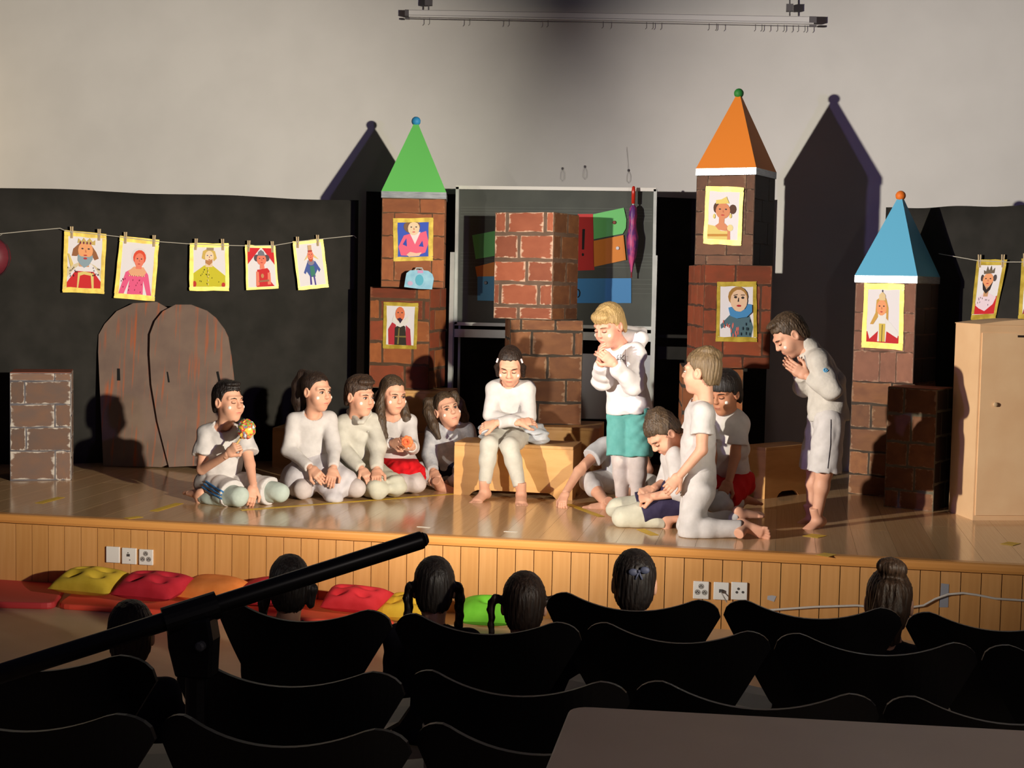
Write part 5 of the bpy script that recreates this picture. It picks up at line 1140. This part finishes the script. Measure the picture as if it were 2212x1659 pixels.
        cs = c.surf(); child(wdict['name'], cs, wdict['m']); P['_' + wdict['name']] = cs
    if extra: extra(o, P, hc, R, base)
    return o, P, hc, R, base
from mathutils.bvhtree import BVHTree
def snap(cs, px, py, lift=.0012):
    """point of a garment's surface seen at a pixel"""
    if id(cs) not in _C: _C[id(cs)] = (BVHTree.FromPolygons(cs[0].tolist(), cs[1].tolist()), cs)
    t = _C[id(cs)][0]; out = []
    for x, y in zip(px, py):
        d = Vector(nrm(ray(x, y))); h = t.ray_cast(Vector(CAM), d)
        out.append(np.array(h[0] - d * lift) if h[0] is not None else None)
    return [p for p in out if p is not None]
def print_on(o, cs, base, name, pts, r, m, n=4):
    xs = []; ys = []
    for (a, b), (c, d) in zip(pts[:-1], pts[1:]):
        for k in range(n): xs.append(a + (c - a) * k / n); ys.append(b + (d - b) * k / n)
    xs.append(pts[-1][0]); ys.append(pts[-1][1]); P = snap(cs, xs, ys)
    if len(P) > 1: obj(name, loc_mesh(MB().tube(P, r, 6), base), m, o)
def cone_d(c, a, b, ra, rb):
    a = np.asarray(a, float); b = np.asarray(b, float); m = max(ra, rb) + .03; sl, X, Y, Z = c._blk(np.minimum(a, b) - m, np.maximum(a, b) + m); ab = b - a
    t = np.clip(((X - a[0]) * ab[0] + (Y - a[1]) * ab[1] + (Z - a[2]) * ab[2]) / (ab @ ab), 0, 1)
    return sl, np.sqrt((X - a[0] - t * ab[0]) ** 2 + (Y - a[1] - t * ab[1]) ** 2 + (Z - a[2] - t * ab[2]) ** 2) - (ra + (rb - ra) * t)
UPZ = (0, 0, 1); TOC = (0.15, -1, 0.1)
# hair styles
def short(**k): d = dict(vol=.013, sv=.004, nape=-.062, line=.066, rough=.0030); d.update(k); return d
HS_crop = short(vol=.010, part=1, blobs=[((0, .035, .104), (.052, .048, .018))])
HS_tuft = short(vol=.014, line=.058, part=-1, blobs=[((.0, .05, .098), (.06, .045, .024)), ((-.02, .0, .118), (.05, .06, .02))], rough=.0038)
HS_blond = short(vol=.014, sv=.009, line=.042, side=-.004, blobs=[((0, .055, .075), (.062, .04, .034))], rough=.0026)
HS_bowl = short(vol=.016, sv=.014, line=.030, side=-.012, nape=-.07, rough=.0022)
HS_spiky = short(vol=.012, sv=.006, line=.060, blobs=[((0, -.03, .118), (.05, .05, .022)), ((.02, -.075, .09), (.04, .03, .03))], locks=[([(0.01 * i - .03, -.03, .11), (0.013 * i - .035, -.045 + .01 * (i % 3), .137)], [.012, .004]) for i in range(7)], rough=.0036)
HS_pony = dict(vol=.006, line=.074, side=.004, nape=-.045, rough=.0020, arch=9.0, blobs=[((0, -.06, .10), (.035, .035, .022))], locks=[([(0, -.075, .098), (.0, -.125, .088), (.0, -.158, .02), (.0, -.160, -.07), (.0, -.150, -.17)], [.022, .036, .046, .042, .016]), ([(0, -.13, .06), (-.03, -.165, -.0), (-.02, -.165, -.14)], [.024, .028, .008])], ties=[((0, -.088, .104), (.022, .018, .016), (232, 226, 206))])
HS_long = dict(vol=.007, line=.076, side=-.01, nape=-.07, rough=.0022, arch=12.0, locks=[([(x * .066, -.01, .02), (x * .080, -.002, -.06), (x * .092, .040, -.15), (x * .090, .080, -.24), (x * .080, .095, -.315)], [.018, .028, .032, .030, .012]) for x in (-1, 1)] + [([(x * .05, -.06, -.02), (x * .07, -.06, -.12), (x * .085, -.03, -.24)], [.04, .04, .02]) for x in (-1, 1)])
HS_bunches = dict(vol=.006, line=.074, side=.004, nape=-.05, rough=.0022, arch=9.0, locks=[([(x * .055, -.045, .082), (x * .095, -.045, .085), (x * .112, -.035, .02), (x * .108, -.02, -.07), (x * .098, -.005, -.155)], [.022, .026, .034, .034, .014]) for x in (-1, 1)], ties=[((x * .078, -.046, .088), (.012, .022, .022), (40, 30, 30)) for x in (-1, 1)])
HS_tied = dict(vol=.006, line=.072, side=.0, nape=-.06, rough=.0018, arch=8.0, locks=[([(x * .062, .022, .045), (x * .078, .0, -.01), (x * .078, -.02, -.08)], [.012, .018, .012]) for x in (-1, 1)] + [([(0, -.085, .02), (0, -.11, -.05), (0, -.09, -.14)], [.03, .03, .012])])
# ---- 1 boy with the coloured ball
def lolly(o, P, hc, R, base):
    c = PY(532, 927, 7.93); st = PY(512, 958, 7.93); lb = PY(509, 962, 7.93)
    r = thing('ball_stick', 'crinkled multicoloured ball on a short stick in the kneeling boy\'s hand', 'toy', lb)
    b = MB().ball((0, 0, 0), (.052, .05, .056), 18, 12); rn = random.Random(3); V = [tuple(np.array(v) * (1 + rn.uniform(-.10, .08)) + (c - lb)) for v in b.v]
    m = mat('crinkle', (224, 84, 60), 0.35, (120, 190, 60), 26.0, lo=.42, hi=.5); nt = m.node_tree; rp = [n for n in nt.nodes if n.type == 'VALTORGB'][0].color_ramp; rp.interpolation = 'CONSTANT'
    for pos, col in ((.36, (230, 200, 80)), (.44, (206, 60, 70)), (.49, (120, 200, 60)), (.54, (150, 90, 190)), (.59, (232, 226, 220))): e = rp.elements.new(pos); e.color = (*lin(col), 1)
    obj('crinkle_ball', MB().add(V, b.f), m, r); obj('stick', MB().tube([PY(503, 972, 7.93) - lb, c - lb], .006, 8), flat((206, 176, 110)), r)
def stripes(o, P, hc, R, base):
    lolly(o, P, hc, R, base); cs = P['_shorts']
    for k in range(3): print_on(o, cs, base, 'blue_stripe', [(445 - 4 * k, 1040 + 6 * k), (466 - 4 * k, 1054 + 6 * k), (488 - 4 * k, 1066 + 6 * k)], .0060, flat((52, 112, 168)))
person('boy in a white T-shirt kneeling at the left, raising a coloured ball', (493, 868, 8.12, 42, -2, 0),
  dict(neck=(484, 920, 8.15), sa=(446, 936, 8.13), sb=(526, 938, 8.17), ea=(436, 1014, 8.06), eb=(540, 1004, 8.10), wa=(492, 981, 7.92), wb=(547, 1050, 8.03), pelvis=(476, 1046, 8.22), ka=(516, 1073, 7.96), kb=(603, 1064, 8.10), aa=(432, 1078, 8.10), ab=(520, 1075, 8.34)),
  HS_crop, H_BLK, hands=[('wa', (512, 960, 7.90), (-.3, -1, .3), 'grip', False), ('wb', (541, 1084, 7.98), (0.5, -.8, .2), 'relax', True)], feet=[('aa', (397, 1082, 8.24), (0, .2, -1))],
  wear=[dict(t='shirt', name='t_shirt', m=W1, sl=.62, loose=.016, drop=.06, scoop=.03, neck_r=.056), dict(t='legs', name='leggings', m=cloth('mint', (188, 200, 190)), to=1.95, ex=.006), dict(t='legs', name='shorts', m=W1, to=.82, ex=.020, flare=.008)], eyes='closed', extra=stripes)
# ---- 2 ponytail girl
person('girl with a high ponytail and white tulle skirt kneeling behind the ball boy', (684, 846, 8.50, 42, 2, 0),
  dict(neck=(676, 890, 8.54), sa=(636, 910, 8.50), sb=(710, 906, 8.58), ea=(624, 972, 8.46), eb=(722, 972, 8.50), wa=(672, 1012, 8.34), wb=(720, 1012, 8.38), pelvis=(672, 1018, 8.62), ka=(654, 1058, 8.34), kb=(770, 1055, 8.46), aa=(640, 1066, 8.72), ab=(700, 1066, 8.78)),
  HS_pony, H_DKB, hands=[('wa', (704, 1042, 8.27), (-.2, -.8, .6), 'relax', False), ('wb', (712, 1044, 8.29), (.3, -.8, .5), 'relax', True)],
  wear=[dict(t='shirt', name='long_sleeved_top', m=W1, sl=1.93, loose=.002, drop=.03, ex=.009, scoop=.035, neck_r=.06, amp=.0022), dict(t='legs', name='tights', m=TGT, to=2.0, ex=.005, amp=.001),
        dict(t='blob', name='tulle_skirt', m=cloth('tulle_white', (206, 201, 204)), amp=.005, wl=.05, cones=[((672, 1008, 8.60), (650, 1040, 8.46), .115, .105), ((690, 1012, 8.60), (740, 1042, 8.48), .105, .09), ((640, 1030, 8.62), (612, 1068, 8.62), .09, .06), ((700, 1030, 8.5), (722, 1075, 8.36), .09, .05)])])
# ---- 3 boy with collar
def collar(o, P, hc, R, base):
    nb = P['neck']; 
    for s, (dx, dy) in ((-1, (-.045, .0)), (1, (.045, .0))):
        f = R[:, 1] * (1, 1, 0); f = nrm(f); l = nrm(np.cross(f, (0, 0, 1))); a = nb + l * s * .040 - f * .015 + (0, 0, .034); b = nb + f * .058 + l * s * .006 - (0, 0, .005); c_ = nb + f * .060 + l * s * .040 - (0, 0, .045); d = nb + l * s * .066 - f * .01 - (0, 0, .004)
        obj('collar', loc_mesh(MB().prism([a, b, c_, d], -f * .004), base), W2, o)
    f = nrm(R[:, 1] * (1, 1, 0)); 
    for k in range(2): obj('button', loc_mesh(MB().ball(nb + f * .086 - (0, 0, .05 + .035 * k), .0045, 8, 6), base), flat((190, 186, 180)), o)
person('brown-haired boy in an off-white polo shirt kneeling between two girls', (777, 857, 8.68, 44, 4, 0),
  dict(neck=(774, 900, 8.72), sa=(742, 916, 8.70), sb=(806, 913, 8.76), ea=(738, 968, 8.66), eb=(816, 968, 8.68), wa=(782, 1014, 8.56), wb=(814, 1014, 8.56), pelvis=(774, 1016, 8.80), ka=(816, 1056, 8.52), kb=(856, 1050, 8.60), aa=(744, 1060, 8.92), ab=(800, 1056, 8.98)),
  HS_tuft, H_BRN, hands=[('wa', (800, 1034, 8.5), (0, -.4, 1), 'relax', False), ('wb', (812, 1036, 8.48), (0, -.6, .8), 'relax', True)],
  wear=[dict(t='shirt', name='polo_shirt', m=W2, sl=1.95, loose=.012, drop=.05, ex=.014, scoop=.02, neck_r=.048, amp=.0042, add=[((754, 888, 8.74), (776, 912, 8.60), .018, .015), ((797, 890, 8.72), (783, 912, 8.60), .018, .015)]), dict(t='legs', name='trousers', m=CRM, to=2.0, ex=.013, amp=.0045)], extra=collar)
# ---- 4 long-haired girl in the red skirt
def snack(o, P, hc, R, base):
    c = PY(880, 954, 8.56); r = thing('orange_toy', 'orange ruffled toy held by the girl in the red skirt', 'toy', c)
    b = MB(); rn = random.Random(5)
    for i in range(7):
        a = 6.28 * i / 7; obj('ruffle', MB().ball((.020 * math.cos(a), -.004, .020 * math.sin(a)), (.018, .012, .018), 10, 7), flat((240, 124, 70)), r, smooth=True)
    obj('ring', MB().tube([(.016 * math.cos(t), -.018, .016 * math.sin(t)) for t in np.linspace(0, 6.283, 13)], .005, 6), flat((232, 100, 60)), r)
    obj('napkin', MB().prism([(-.045, .004, -.012), (-.008, .0, -.03), (.012, .0, -.045), (-.005, .004, -.005)], (0, .002, 0)), flat((236, 226, 222)), r)
person('girl with long loose hair in a red skirt holding an orange toy', (848, 853, 8.84, 30, 8, 0),
  dict(neck=(850, 898, 8.90), sa=(822, 912, 8.90), sb=(882, 912, 8.92), ea=(816, 960, 8.84), eb=(891, 966, 8.80), wa=(850, 957, 8.70), wb=(890, 966, 8.68), pelvis=(854, 1000, 9.00), ka=(872, 1044, 8.74), kb=(900, 1045, 8.74), aa=(842, 1050, 9.10), ab=(880, 1050, 9.12)),
  HS_long, H_BR2, hands=[('wa', (880, 950, 8.60), (-.2, -.9, .5), 'cup', False), ('wb', (878, 960, 8.59), (.3, -.9, -.2), 'cup', True)],
  wear=[dict(t='shirt', name='white_top', m=W1, sl=1.9, loose=.004, drop=.0, ex=.009, scoop=.02, neck_r=.055), dict(t='legs', name='tights', m=TGT, to=2.0, ex=.006, amp=.0015),
        dict(t='blob', name='waistband', m=flat((38, 32, 54), .8), amp=.001, cones=[((838, 982, 8.99), (870, 982, 8.99), .072, .072)], cut=[((854, 989, 9.0), (0, 0, -1)), ((854, 977, 9.0), (0, 0, 1))]),
        dict(t='blob', name='red_skirt', m=cloth('red', (206, 26, 34)), amp=.005, wl=.045, cones=[((846, 996, 8.98), (866, 1022, 8.82), .088, .080), ((862, 996, 8.98), (892, 1024, 8.82), .086, .078)], cut=[((854, 986, 9.0), (0, 0, 1))])], extra=snack)
# ---- 5 girl with bunches
person('girl with two bunches and a fuzzy pale sweater sitting behind the bench', (965, 886, 9.16, 24, -6, -14),
  dict(neck=(970, 918, 9.20), sa=(938, 932, 9.18), sb=(1008, 930, 9.24), ea=(928, 984, 9.14), eb=(1024, 975, 9.26), wa=(936, 1018, 9.02), wb=(1020, 1010, 9.14), pelvis=(962, 1014, 9.26), ka=(902, 1018, 9.08), kb=(1012, 1022, 9.10), aa=(950, 1048, 8.98), ab=(966, 1046, 9.08)),
  HS_bunches, H_BR2, hands=[('wa', (948, 1040, 8.94), (-.2, -.6, .8), 'relax', False)], feet=[('aa', (976, 1058, 8.94), (0.2, -1, .5))],
  wear=[dict(t='shirt', name='fuzzy_sweater', m=cloth('fuzzy', (204, 204, 206), (170, 172, 178), bump=.6), sl=1.92, loose=.008, drop=.04, ex=.015, amp=.0030), dict(t='legs', name='tights', m=TGT, to=1.9, ex=.006, amp=.0015), dict(t='legs', name='navy_shorts', m=cloth('navy', (40, 38, 58)), to=.45, ex=.014)], eyes='side')
# ---- 6 girl on the bench
def clips(o, P, hc, R, base):
    for x in (-1, 1):
        V = np.array([(x * .070, .040, .070), (x * .078, .040, .045)]) @ R.T + hc; obj('hair_clip', loc_mesh(MB().tube(list(V), .006, 6), base), flat((238, 214, 216), .35), o)
zb6 = bn['top']
person('girl in white leggings sitting on the beech bench with folded arms', (1102, 790, 8.86, -4, 26, 0),
  dict(neck=(1102, 826, 8.94), spine=(1102, 885, 9.0), sa=(1066, 840, 8.94), sb=(1140, 840, 8.94), ea=(1060, 900, 8.88), eb=(1142, 902, 8.88), wa=(1122, 913, 8.76), wb=(1072, 914, 8.73), pelvis=(1102, 936, 9.02), ha=(1078, 938, 9.0), hb=(1124, 940, 9.0), ka=(1057, 962, 8.72), kb=(1101, 965, 8.70), aa=(1046, 1058, 8.68), ab=(1126, 1063, 8.66)),
  HS_tied, H_DKB, hands=[('wb', (1040, 920, 8.72), (0, -.7, .7), 'relax', True), ('wa', (1154, 908, 8.80), (0, -.7, .7), 'relax', False)], feet=[('aa', (1012, 1078, 8.50), UPZ), ('ab', (1131, 1096, 8.38), UPZ)],
  wear=[dict(t='shirt', name='long_sleeved_top', m=W1, sl=1.95, loose=.002, drop=.03, ex=.009, scoop=.02, neck_r=.056), dict(t='legs', name='leggings', m=W2, to=1.86, ex=.007, amp=.0016),
        dict(t='blob', name='tulle_tutu', m=cloth('tulle_grey', (168, 172, 176), (196, 198, 200)), amp=.012, wl=.035, cones=[((1085, 928, 9.02), (1054, 934, 8.94), .085, .05), ((1120, 930, 9.02), (1154, 934, 8.98), .088, .062), ((1154, 930, 8.98), (1168, 946, 8.95), .055, .040)], cut=[((1102, 912, 9.0), (0, 0, 1))])], eyes='down', extra=clips)
# ---- 7 standing blond boy
def hoodie(o, P, hc, R, base):
    ink = flat((84, 80, 84)); cs = P['_hoodie']
    for nm, pts, r in (('letter_k', [(1341, 765), (1341, 780)], .0022), ('letter_k', [(1349, 767), (1342, 774), (1350, 780)], .0022), ('letter_c', [(1338, 767), (1334, 768), (1333, 772), (1334, 776), (1338, 777)], .0016), ('small_print', [(1350, 770), (1357, 770)], .0009)):
        print_on(o, cs, base, nm, pts, r, ink)
    for k, (a, b) in enumerate((((1338, 752), (1336, 790)), ((1352, 756), (1354, 796)))): print_on(o, cs, base, 'drawstring', [a, b], .0020, W3)
person('blond boy in a white hoodie and turquoise shorts standing with cupped hands', (1316, 704, 8.36, -42, 22, 0),
  dict(neck=(1342, 748, 8.46), spine=(1352, 820, 8.46), sa=(1318, 766, 8.52), sb=(1372, 764, 8.40), ea=(1302, 822, 8.36), eb=(1366, 832, 8.30), wa=(1298, 786, 8.18), wb=(1326, 786, 8.15), pelvis=(1359, 884, 8.48), ha=(1341, 888, 8.49), hb=(1377, 888, 8.47), ka=(1342, 992, 8.46), kb=(1378, 994, 8.44), aa=(1344, 1090, 8.50), ab=(1376, 1094, 8.46)),
  HS_blond, H_BLD, skin='rosy', hands=[('wa', (1287, 742, 8.14), (-1, -.2, .1), 'cup', True), ('wb', (1290, 752, 8.10), (.6, -.8, -.1), 'cup', True)], feet=[('aa', (1298, 1118, 8.36), UPZ), ('ab', (1330, 1126, 8.28), UPZ)],
  wear=[dict(t='shirt', name='hoodie', m=cloth('hoodie', (232, 226, 226)), bag=1.14, sl=1.97, loose=.014, drop=.012, ex=.020, scoop=.0, neck_r=.048, amp=.004, add=[((1352, 730, 8.50), (1386, 730, 8.46), .050, .038), ((1348, 712, 8.55), (1388, 716, 8.52), .028, .024), ((1388, 716, 8.52), (1392, 732, 8.46), .024, .024), ((1374, 752, 8.46), (1384, 732, 8.46), .046, .040), ((1356, 752, 8.50), (1360, 730, 8.52), .048, .044)]), dict(t='legs', name='tights', m=TGT, to=1.82, ex=.006, amp=.001), dict(t='legs', name='turquoise_shorts', m=cloth('turquoise', (108, 178, 172)), to=.92, ex=.013, flare=.018, rise=.02)], eyes='down', extra=hoodie, brow=H_LBR)
# ---- 8 child behind, reaching to the floor
person('child sitting cross-legged behind the blond boy, one arm reaching to the floor', (1342, 912, 8.86, -30, 30, 0),
  dict(neck=(1334, 945, 8.92), sa=(1306, 962, 8.88), sb=(1378, 960, 8.94), ea=(1250, 1018, 8.72), eb=(1400, 1015, 8.92), wa=(1222, 1064, 8.58), wb=(1390, 1045, 8.80), pelvis=(1340, 1036, 8.98), ka=(1272, 1040, 8.76), kb=(1404, 1046, 8.80), aa=(1312, 1090, 8.56), ab=(1350, 1070, 8.66)),
  HS_tied, H_LBR, hands=[('wa', (1213, 1090, 8.52), (-.4, -.6, .6), 'relax', False)], feet=[('aa', (1276, 1098, 8.52), (.1, -1, .5))],
  wear=[dict(t='shirt', name='t_shirt', m=W3, sl=.5, loose=.016, drop=.04), dict(t='legs', name='capri_leggings', m=W1, to=1.32, ex=.008, amp=.0015)], eyes='down')
# ---- 9 boy bent forward
person('boy in navy shorts sitting on his heels, bent forward with lowered head', (1432, 936, 8.02, -58, 48, 0),
  dict(neck=(1462, 972, 8.08), spine=(1474, 1030, 8.12), sa=(1452, 990, 8.20), sb=(1462, 988, 7.98), ea=(1440, 1040, 8.16), eb=(1470, 1062, 7.94), wa=(1410, 1056, 8.04), wb=(1410, 1073, 7.93), pelvis=(1462, 1086, 8.10), ha=(1460, 1084, 8.17), hb=(1462, 1088, 8.03), ka=(1332, 1098, 8.12), kb=(1346, 1117, 7.95), aa=(1440, 1114, 8.14), ab=(1442, 1130, 7.98)),
  HS_spiky, H_BR2, hands=[('wa', (1386, 1062, 8.00), (0, -.5, .8), 'fist', False), ('wb', (1380, 1077, 7.92), (0, -.6, .8), 'fist', True)], feet=[('ab', (1478, 1136, 7.99), (0, .1, -1))],
  wear=[dict(t='shirt', name='white_top', m=W1, sl=1.35, loose=.012, drop=.04, ex=.014, amp=.0045), dict(t='legs', name='leggings', m=CRM, to=1.95, ex=.007, amp=.0024), dict(t='legs', name='navy_shorts', m=cloth('navy2', (58, 52, 78)), to=.66, ex=.015, flare=.006)], eyes='down', paint=False)
# ---- 10 boy kneeling upright
person('boy in white jeans and T-shirt kneeling upright in front, seen from the side', (1515, 804, 7.86, -112, 0, 0),
  dict(neck=(1516, 862, 7.88), spine=(1508, 960, 7.88), sa=(1508, 884, 8.00), sb=(1518, 890, 7.77), ea=(1490, 960, 8.00), eb=(1516, 972, 7.74), wa=(1470, 1020, 7.94), wb=(1468, 1028, 7.72), pelvis=(1508, 1052, 7.88), ha=(1506, 1054, 7.95), hb=(1508, 1058, 7.81), ka=(1488, 1136, 7.90), kb=(1492, 1146, 7.74), aa=(1598, 1120, 7.94), ab=(1606, 1142, 7.76)),
  HS_spiky, H_LBR, hands=[('wb', (1446, 1052, 7.70), (.2, -1, .2), 'relax', True), ('wa', (1450, 1044, 7.94), (.2, -1, .2), 'relax', True)], feet=[('ab', (1664, 1170, 7.72), (0.1, -.9, -.5)), ('aa', (1640, 1132, 8.0), (0, .2, -1))],
  wear=[dict(t='shirt', name='t_shirt', m=W1, sl=.60, loose=.014, drop=.04, ex=.013, amp=.0030), dict(t='legs', name='white_jeans', m=W1, to=1.97, ex=.014, amp=.0042)], paint=False)
# ---- 11 dark-haired boy
person('dark-haired child in red shorts kneeling behind the upright kneeling boy', (1566, 850, 8.30, -34, 14, 0),
  dict(neck=(1570, 890, 8.36), sa=(1545, 908, 8.36), sb=(1592, 908, 8.34), ea=(1540, 970, 8.34), eb=(1588, 986, 8.30), wa=(1536, 1030, 8.24), wb=(1574, 1040, 8.20), pelvis=(1575, 1040, 8.46), ka=(1530, 1078, 8.20), kb=(1552, 1088, 8.14), aa=(1590, 1082, 8.46), ab=(1600, 1086, 8.40)),
  HS_bowl, H_BLK, skin='tan', hands=[('wb', (1556, 1074, 8.14), (0, -.8, .5), 'relax', True)], feet=[('ab', (1622, 1098, 8.44), (0, .1, -1))],
  wear=[dict(t='shirt', name='t_shirt', m=W1, sl=.68, loose=.018, drop=.06, ex=.016, amp=.0042), dict(t='legs', name='leggings', m=W3, to=1.9, ex=.006), dict(t='legs', name='red_shorts', m=cloth('red2', (196, 32, 34)), to=.8, ex=.016, flare=.006)], eyes='down')
# ---- 12 bowing boy
def badge(o, P, hc, R, base):
    print_on(o, P['_fleece'], base, 'sleeve_badge', [(1783 + 5.2 * (1 - a / 11) * math.cos(a), 799 + 5.2 * (1 - a / 11) * math.sin(a)) for a in np.linspace(0, 9, 20)], .0030, flat((90, 168, 214)), 1)
    print_on(o, P['_long_shorts'], base, 'side_stripe', [(1795, 906), (1794, 960), (1788, 1012)], .0022, flat((52, 48, 56)), 8)
    print_on(o, P['_fleece'], base, 'zip', [(1738, 768), (1746, 800)], .0020, flat((96, 104, 120)), 5)
person('boy in a white fleece and white shorts standing at the right, bowing over folded hands', (1706, 724, 8.26, -74, 38, 0),
  dict(neck=(1742, 760, 8.28), spine=(1786, 830, 8.28), sa=(1752, 776, 8.40), sb=(1768, 782, 8.16), ea=(1738, 836, 8.36), eb=(1796, 842, 8.12), wa=(1728, 808, 8.24), wb=(1742, 812, 8.16), pelvis=(1788, 902, 8.28), ha=(1776, 904, 8.37), hb=(1792, 908, 8.20), ka=(1760, 1014, 8.40), kb=(1780, 1020, 8.20), aa=(1752, 1110, 8.40), ab=(1764, 1118, 8.22)),
  HS_crop, H_BR2, hands=[('wa', (1694, 776, 8.20), (-.2, .9, .1), 'flat', True), ('wb', (1692, 778, 8.17), (.2, -1, .1), 'flat', False)], feet=[('aa', (1698, 1128, 8.36), UPZ), ('ab', (1722, 1142, 8.12), UPZ)],
  wear=[dict(t='shirt', name='fleece', m=cloth('fleece', (204, 198, 188), bump=.6), bag=1.12, sl=1.9, loose=.012, drop=.015, ex=.020, scoop=.0, neck_r=.044, amp=.0042, add=[((1740, 742, 8.28), (1752, 752, 8.28), .05, .05)]), dict(t='legs', name='long_shorts', m=W1, to=.98, ex=.013, flare=.024, amp=.003, rise=.02)], eyes='closed', extra=badge, paint=True, brow=H_BRN)
# ================================================================== AUDIENCE HEADS BEFORE THE FIRST ROW
HS_braids = dict(vol=.007, line=.07, nape=-.07, side=.0, ear=.0, rough=.002, locks=[([(x * .06, -.04, .02), (x * .088, -.03, .015)] + [(x * (.092 + .004 * (k % 2)), -.02, -.0 - .032 * k) for k in range(6)], [.016, .014] + [.017 - .001 * k if k % 2 else .014 for k in range(6)]) for x in (-1, 1)], ties=[((x * .086, -.03, .016), (.010, .012, .012), (110, 110, 130)) for x in (-1, 1)])
HS_braid1 = dict(vol=.007, line=.07, nape=-.07, side=.0, ear=.0, rough=.0024, locks=[([(x * .07, -.03, .02), (x * .10, -.02, .028)] + [(x * (.112 + .004 * (k % 2)), -.01, .01 - .026 * k) for k in range(6)], [.014, .012] + [.012 - .001 * k for k in range(6)]) for x in (-1, 1)])
HS_plain = dict(vol=.010, line=.07, nape=-.08, side=-.02, ear=.01, rough=.0026)
HS_side = dict(vol=.009, line=.07, nape=-.08, side=-.02, ear=.01, rough=.0022, locks=[([(x * .075, -.02, -.0), (x * .095, .0, -.06), (x * .10, .02, -.16)], [.018, .02, .01]) for x in (-1,)] + [([(.06, -.04, .02), (.085, -.04, -.0), (.08, -.04, -.06)], [.02, .02, .015])])
HS_bun = dict(vol=.009, line=.07, nape=-.08, side=-.02, rough=.0026, blobs=[((0, -.05, .134), (.044, .042, .034)), ((.028, -.05, .125), (.03, .025, .03)), ((-.022, -.06, .140), (.022, .02, .02))], locks=[([(-.02 * k, -.10, .08), (-.025 * k, -.115, .0), (-.02 * k, -.10, -.10)], [.02, .026, .02]) for k in (-1, 0, 1)])
DK = cloth('dark_top', (34, 32, 40)); DK2 = cloth('dark_top2', (40, 34, 36))
def viewer(label, px, py, Y, hair, hm, yaw=180, hs=1.0, wm=DK, extra=None, roll=0):
    def q(dx, dz, dy=0.0):
        c = PY(px, py, Y); return (c[0] + dx, c[1] + dy, c[2] + dz, 0)
    J = dict(neck=q(0, -.13, -.02), sa=q(-.13, -.19, -.01), sb=q(.13, -.19, -.01), ea=q(-.16, -.36, .06), eb=q(.16, -.36, .06), wa=q(-.10, -.42, .22), wb=q(.10, -.42, .22), pelvis=q(0, -.50, -.02), ka=q(-.14, -.46, .26), kb=q(.14, -.46, .26), aa=q(-.06, -.53, .12), ab=q(.06, -.53, .16))
    zf = PY(px, py, Y)[2] - .57
    return person(label, (px, py, Y, yaw, 0, roll), J, hair, hm, hs=hs, wear=[dict(t='shirt', name='dark_top', m=wm, sl=1.9, h=.009, floor=False), dict(t='legs', name='trousers', m=DK2, to=1.95, h=.010, floor=False)], face=False, paint=False, fine=.009, group='children watching before the first row')
def bow(r, col=(74, 78, 100)):
    o, P, hc, R, base = r; b = MB()
    for x in (-1, 1): b.ball((.015 + x * .020, -.108, .068 + .004 * x), (.018, .007, .013), 10, 6)
    b.ball((.015, -.112, .068), (.006, .006, .006), 8, 6)
    for x in (-1, 1): b.tube([(.015, -.11, .066), (.015 + x * .012, -.112, .040)], .004, 5)
    V = np.array(b.v) @ R.T + hc - base; obj('hair_bow', MB().add(V, b.f), flat(col, .6), o, smooth=True)
viewer('short-haired child in the audience at the left, below the boom pole', 282, 1374, 4.72, HS_plain, H_DKB)
viewer('dark-haired child in the audience behind the boom pole', 625, 1268, 5.30, HS_side, H_BLK)
viewer('child in the audience with two thick braids', 938, 1272, 5.28, HS_braids, H_BLK)
viewer('child in the audience with thin outstanding braids beside the green cushion', 1132, 1308, 5.05, HS_braid1, H_DKB)
bow(viewer('child in the audience with a bow in the hair', 1370, 1262, 5.20, HS_plain, H_BLK))
viewer('child in the audience with a messy top bun at the right', 1920, 1304, 5.10, HS_bun, H_BRN)
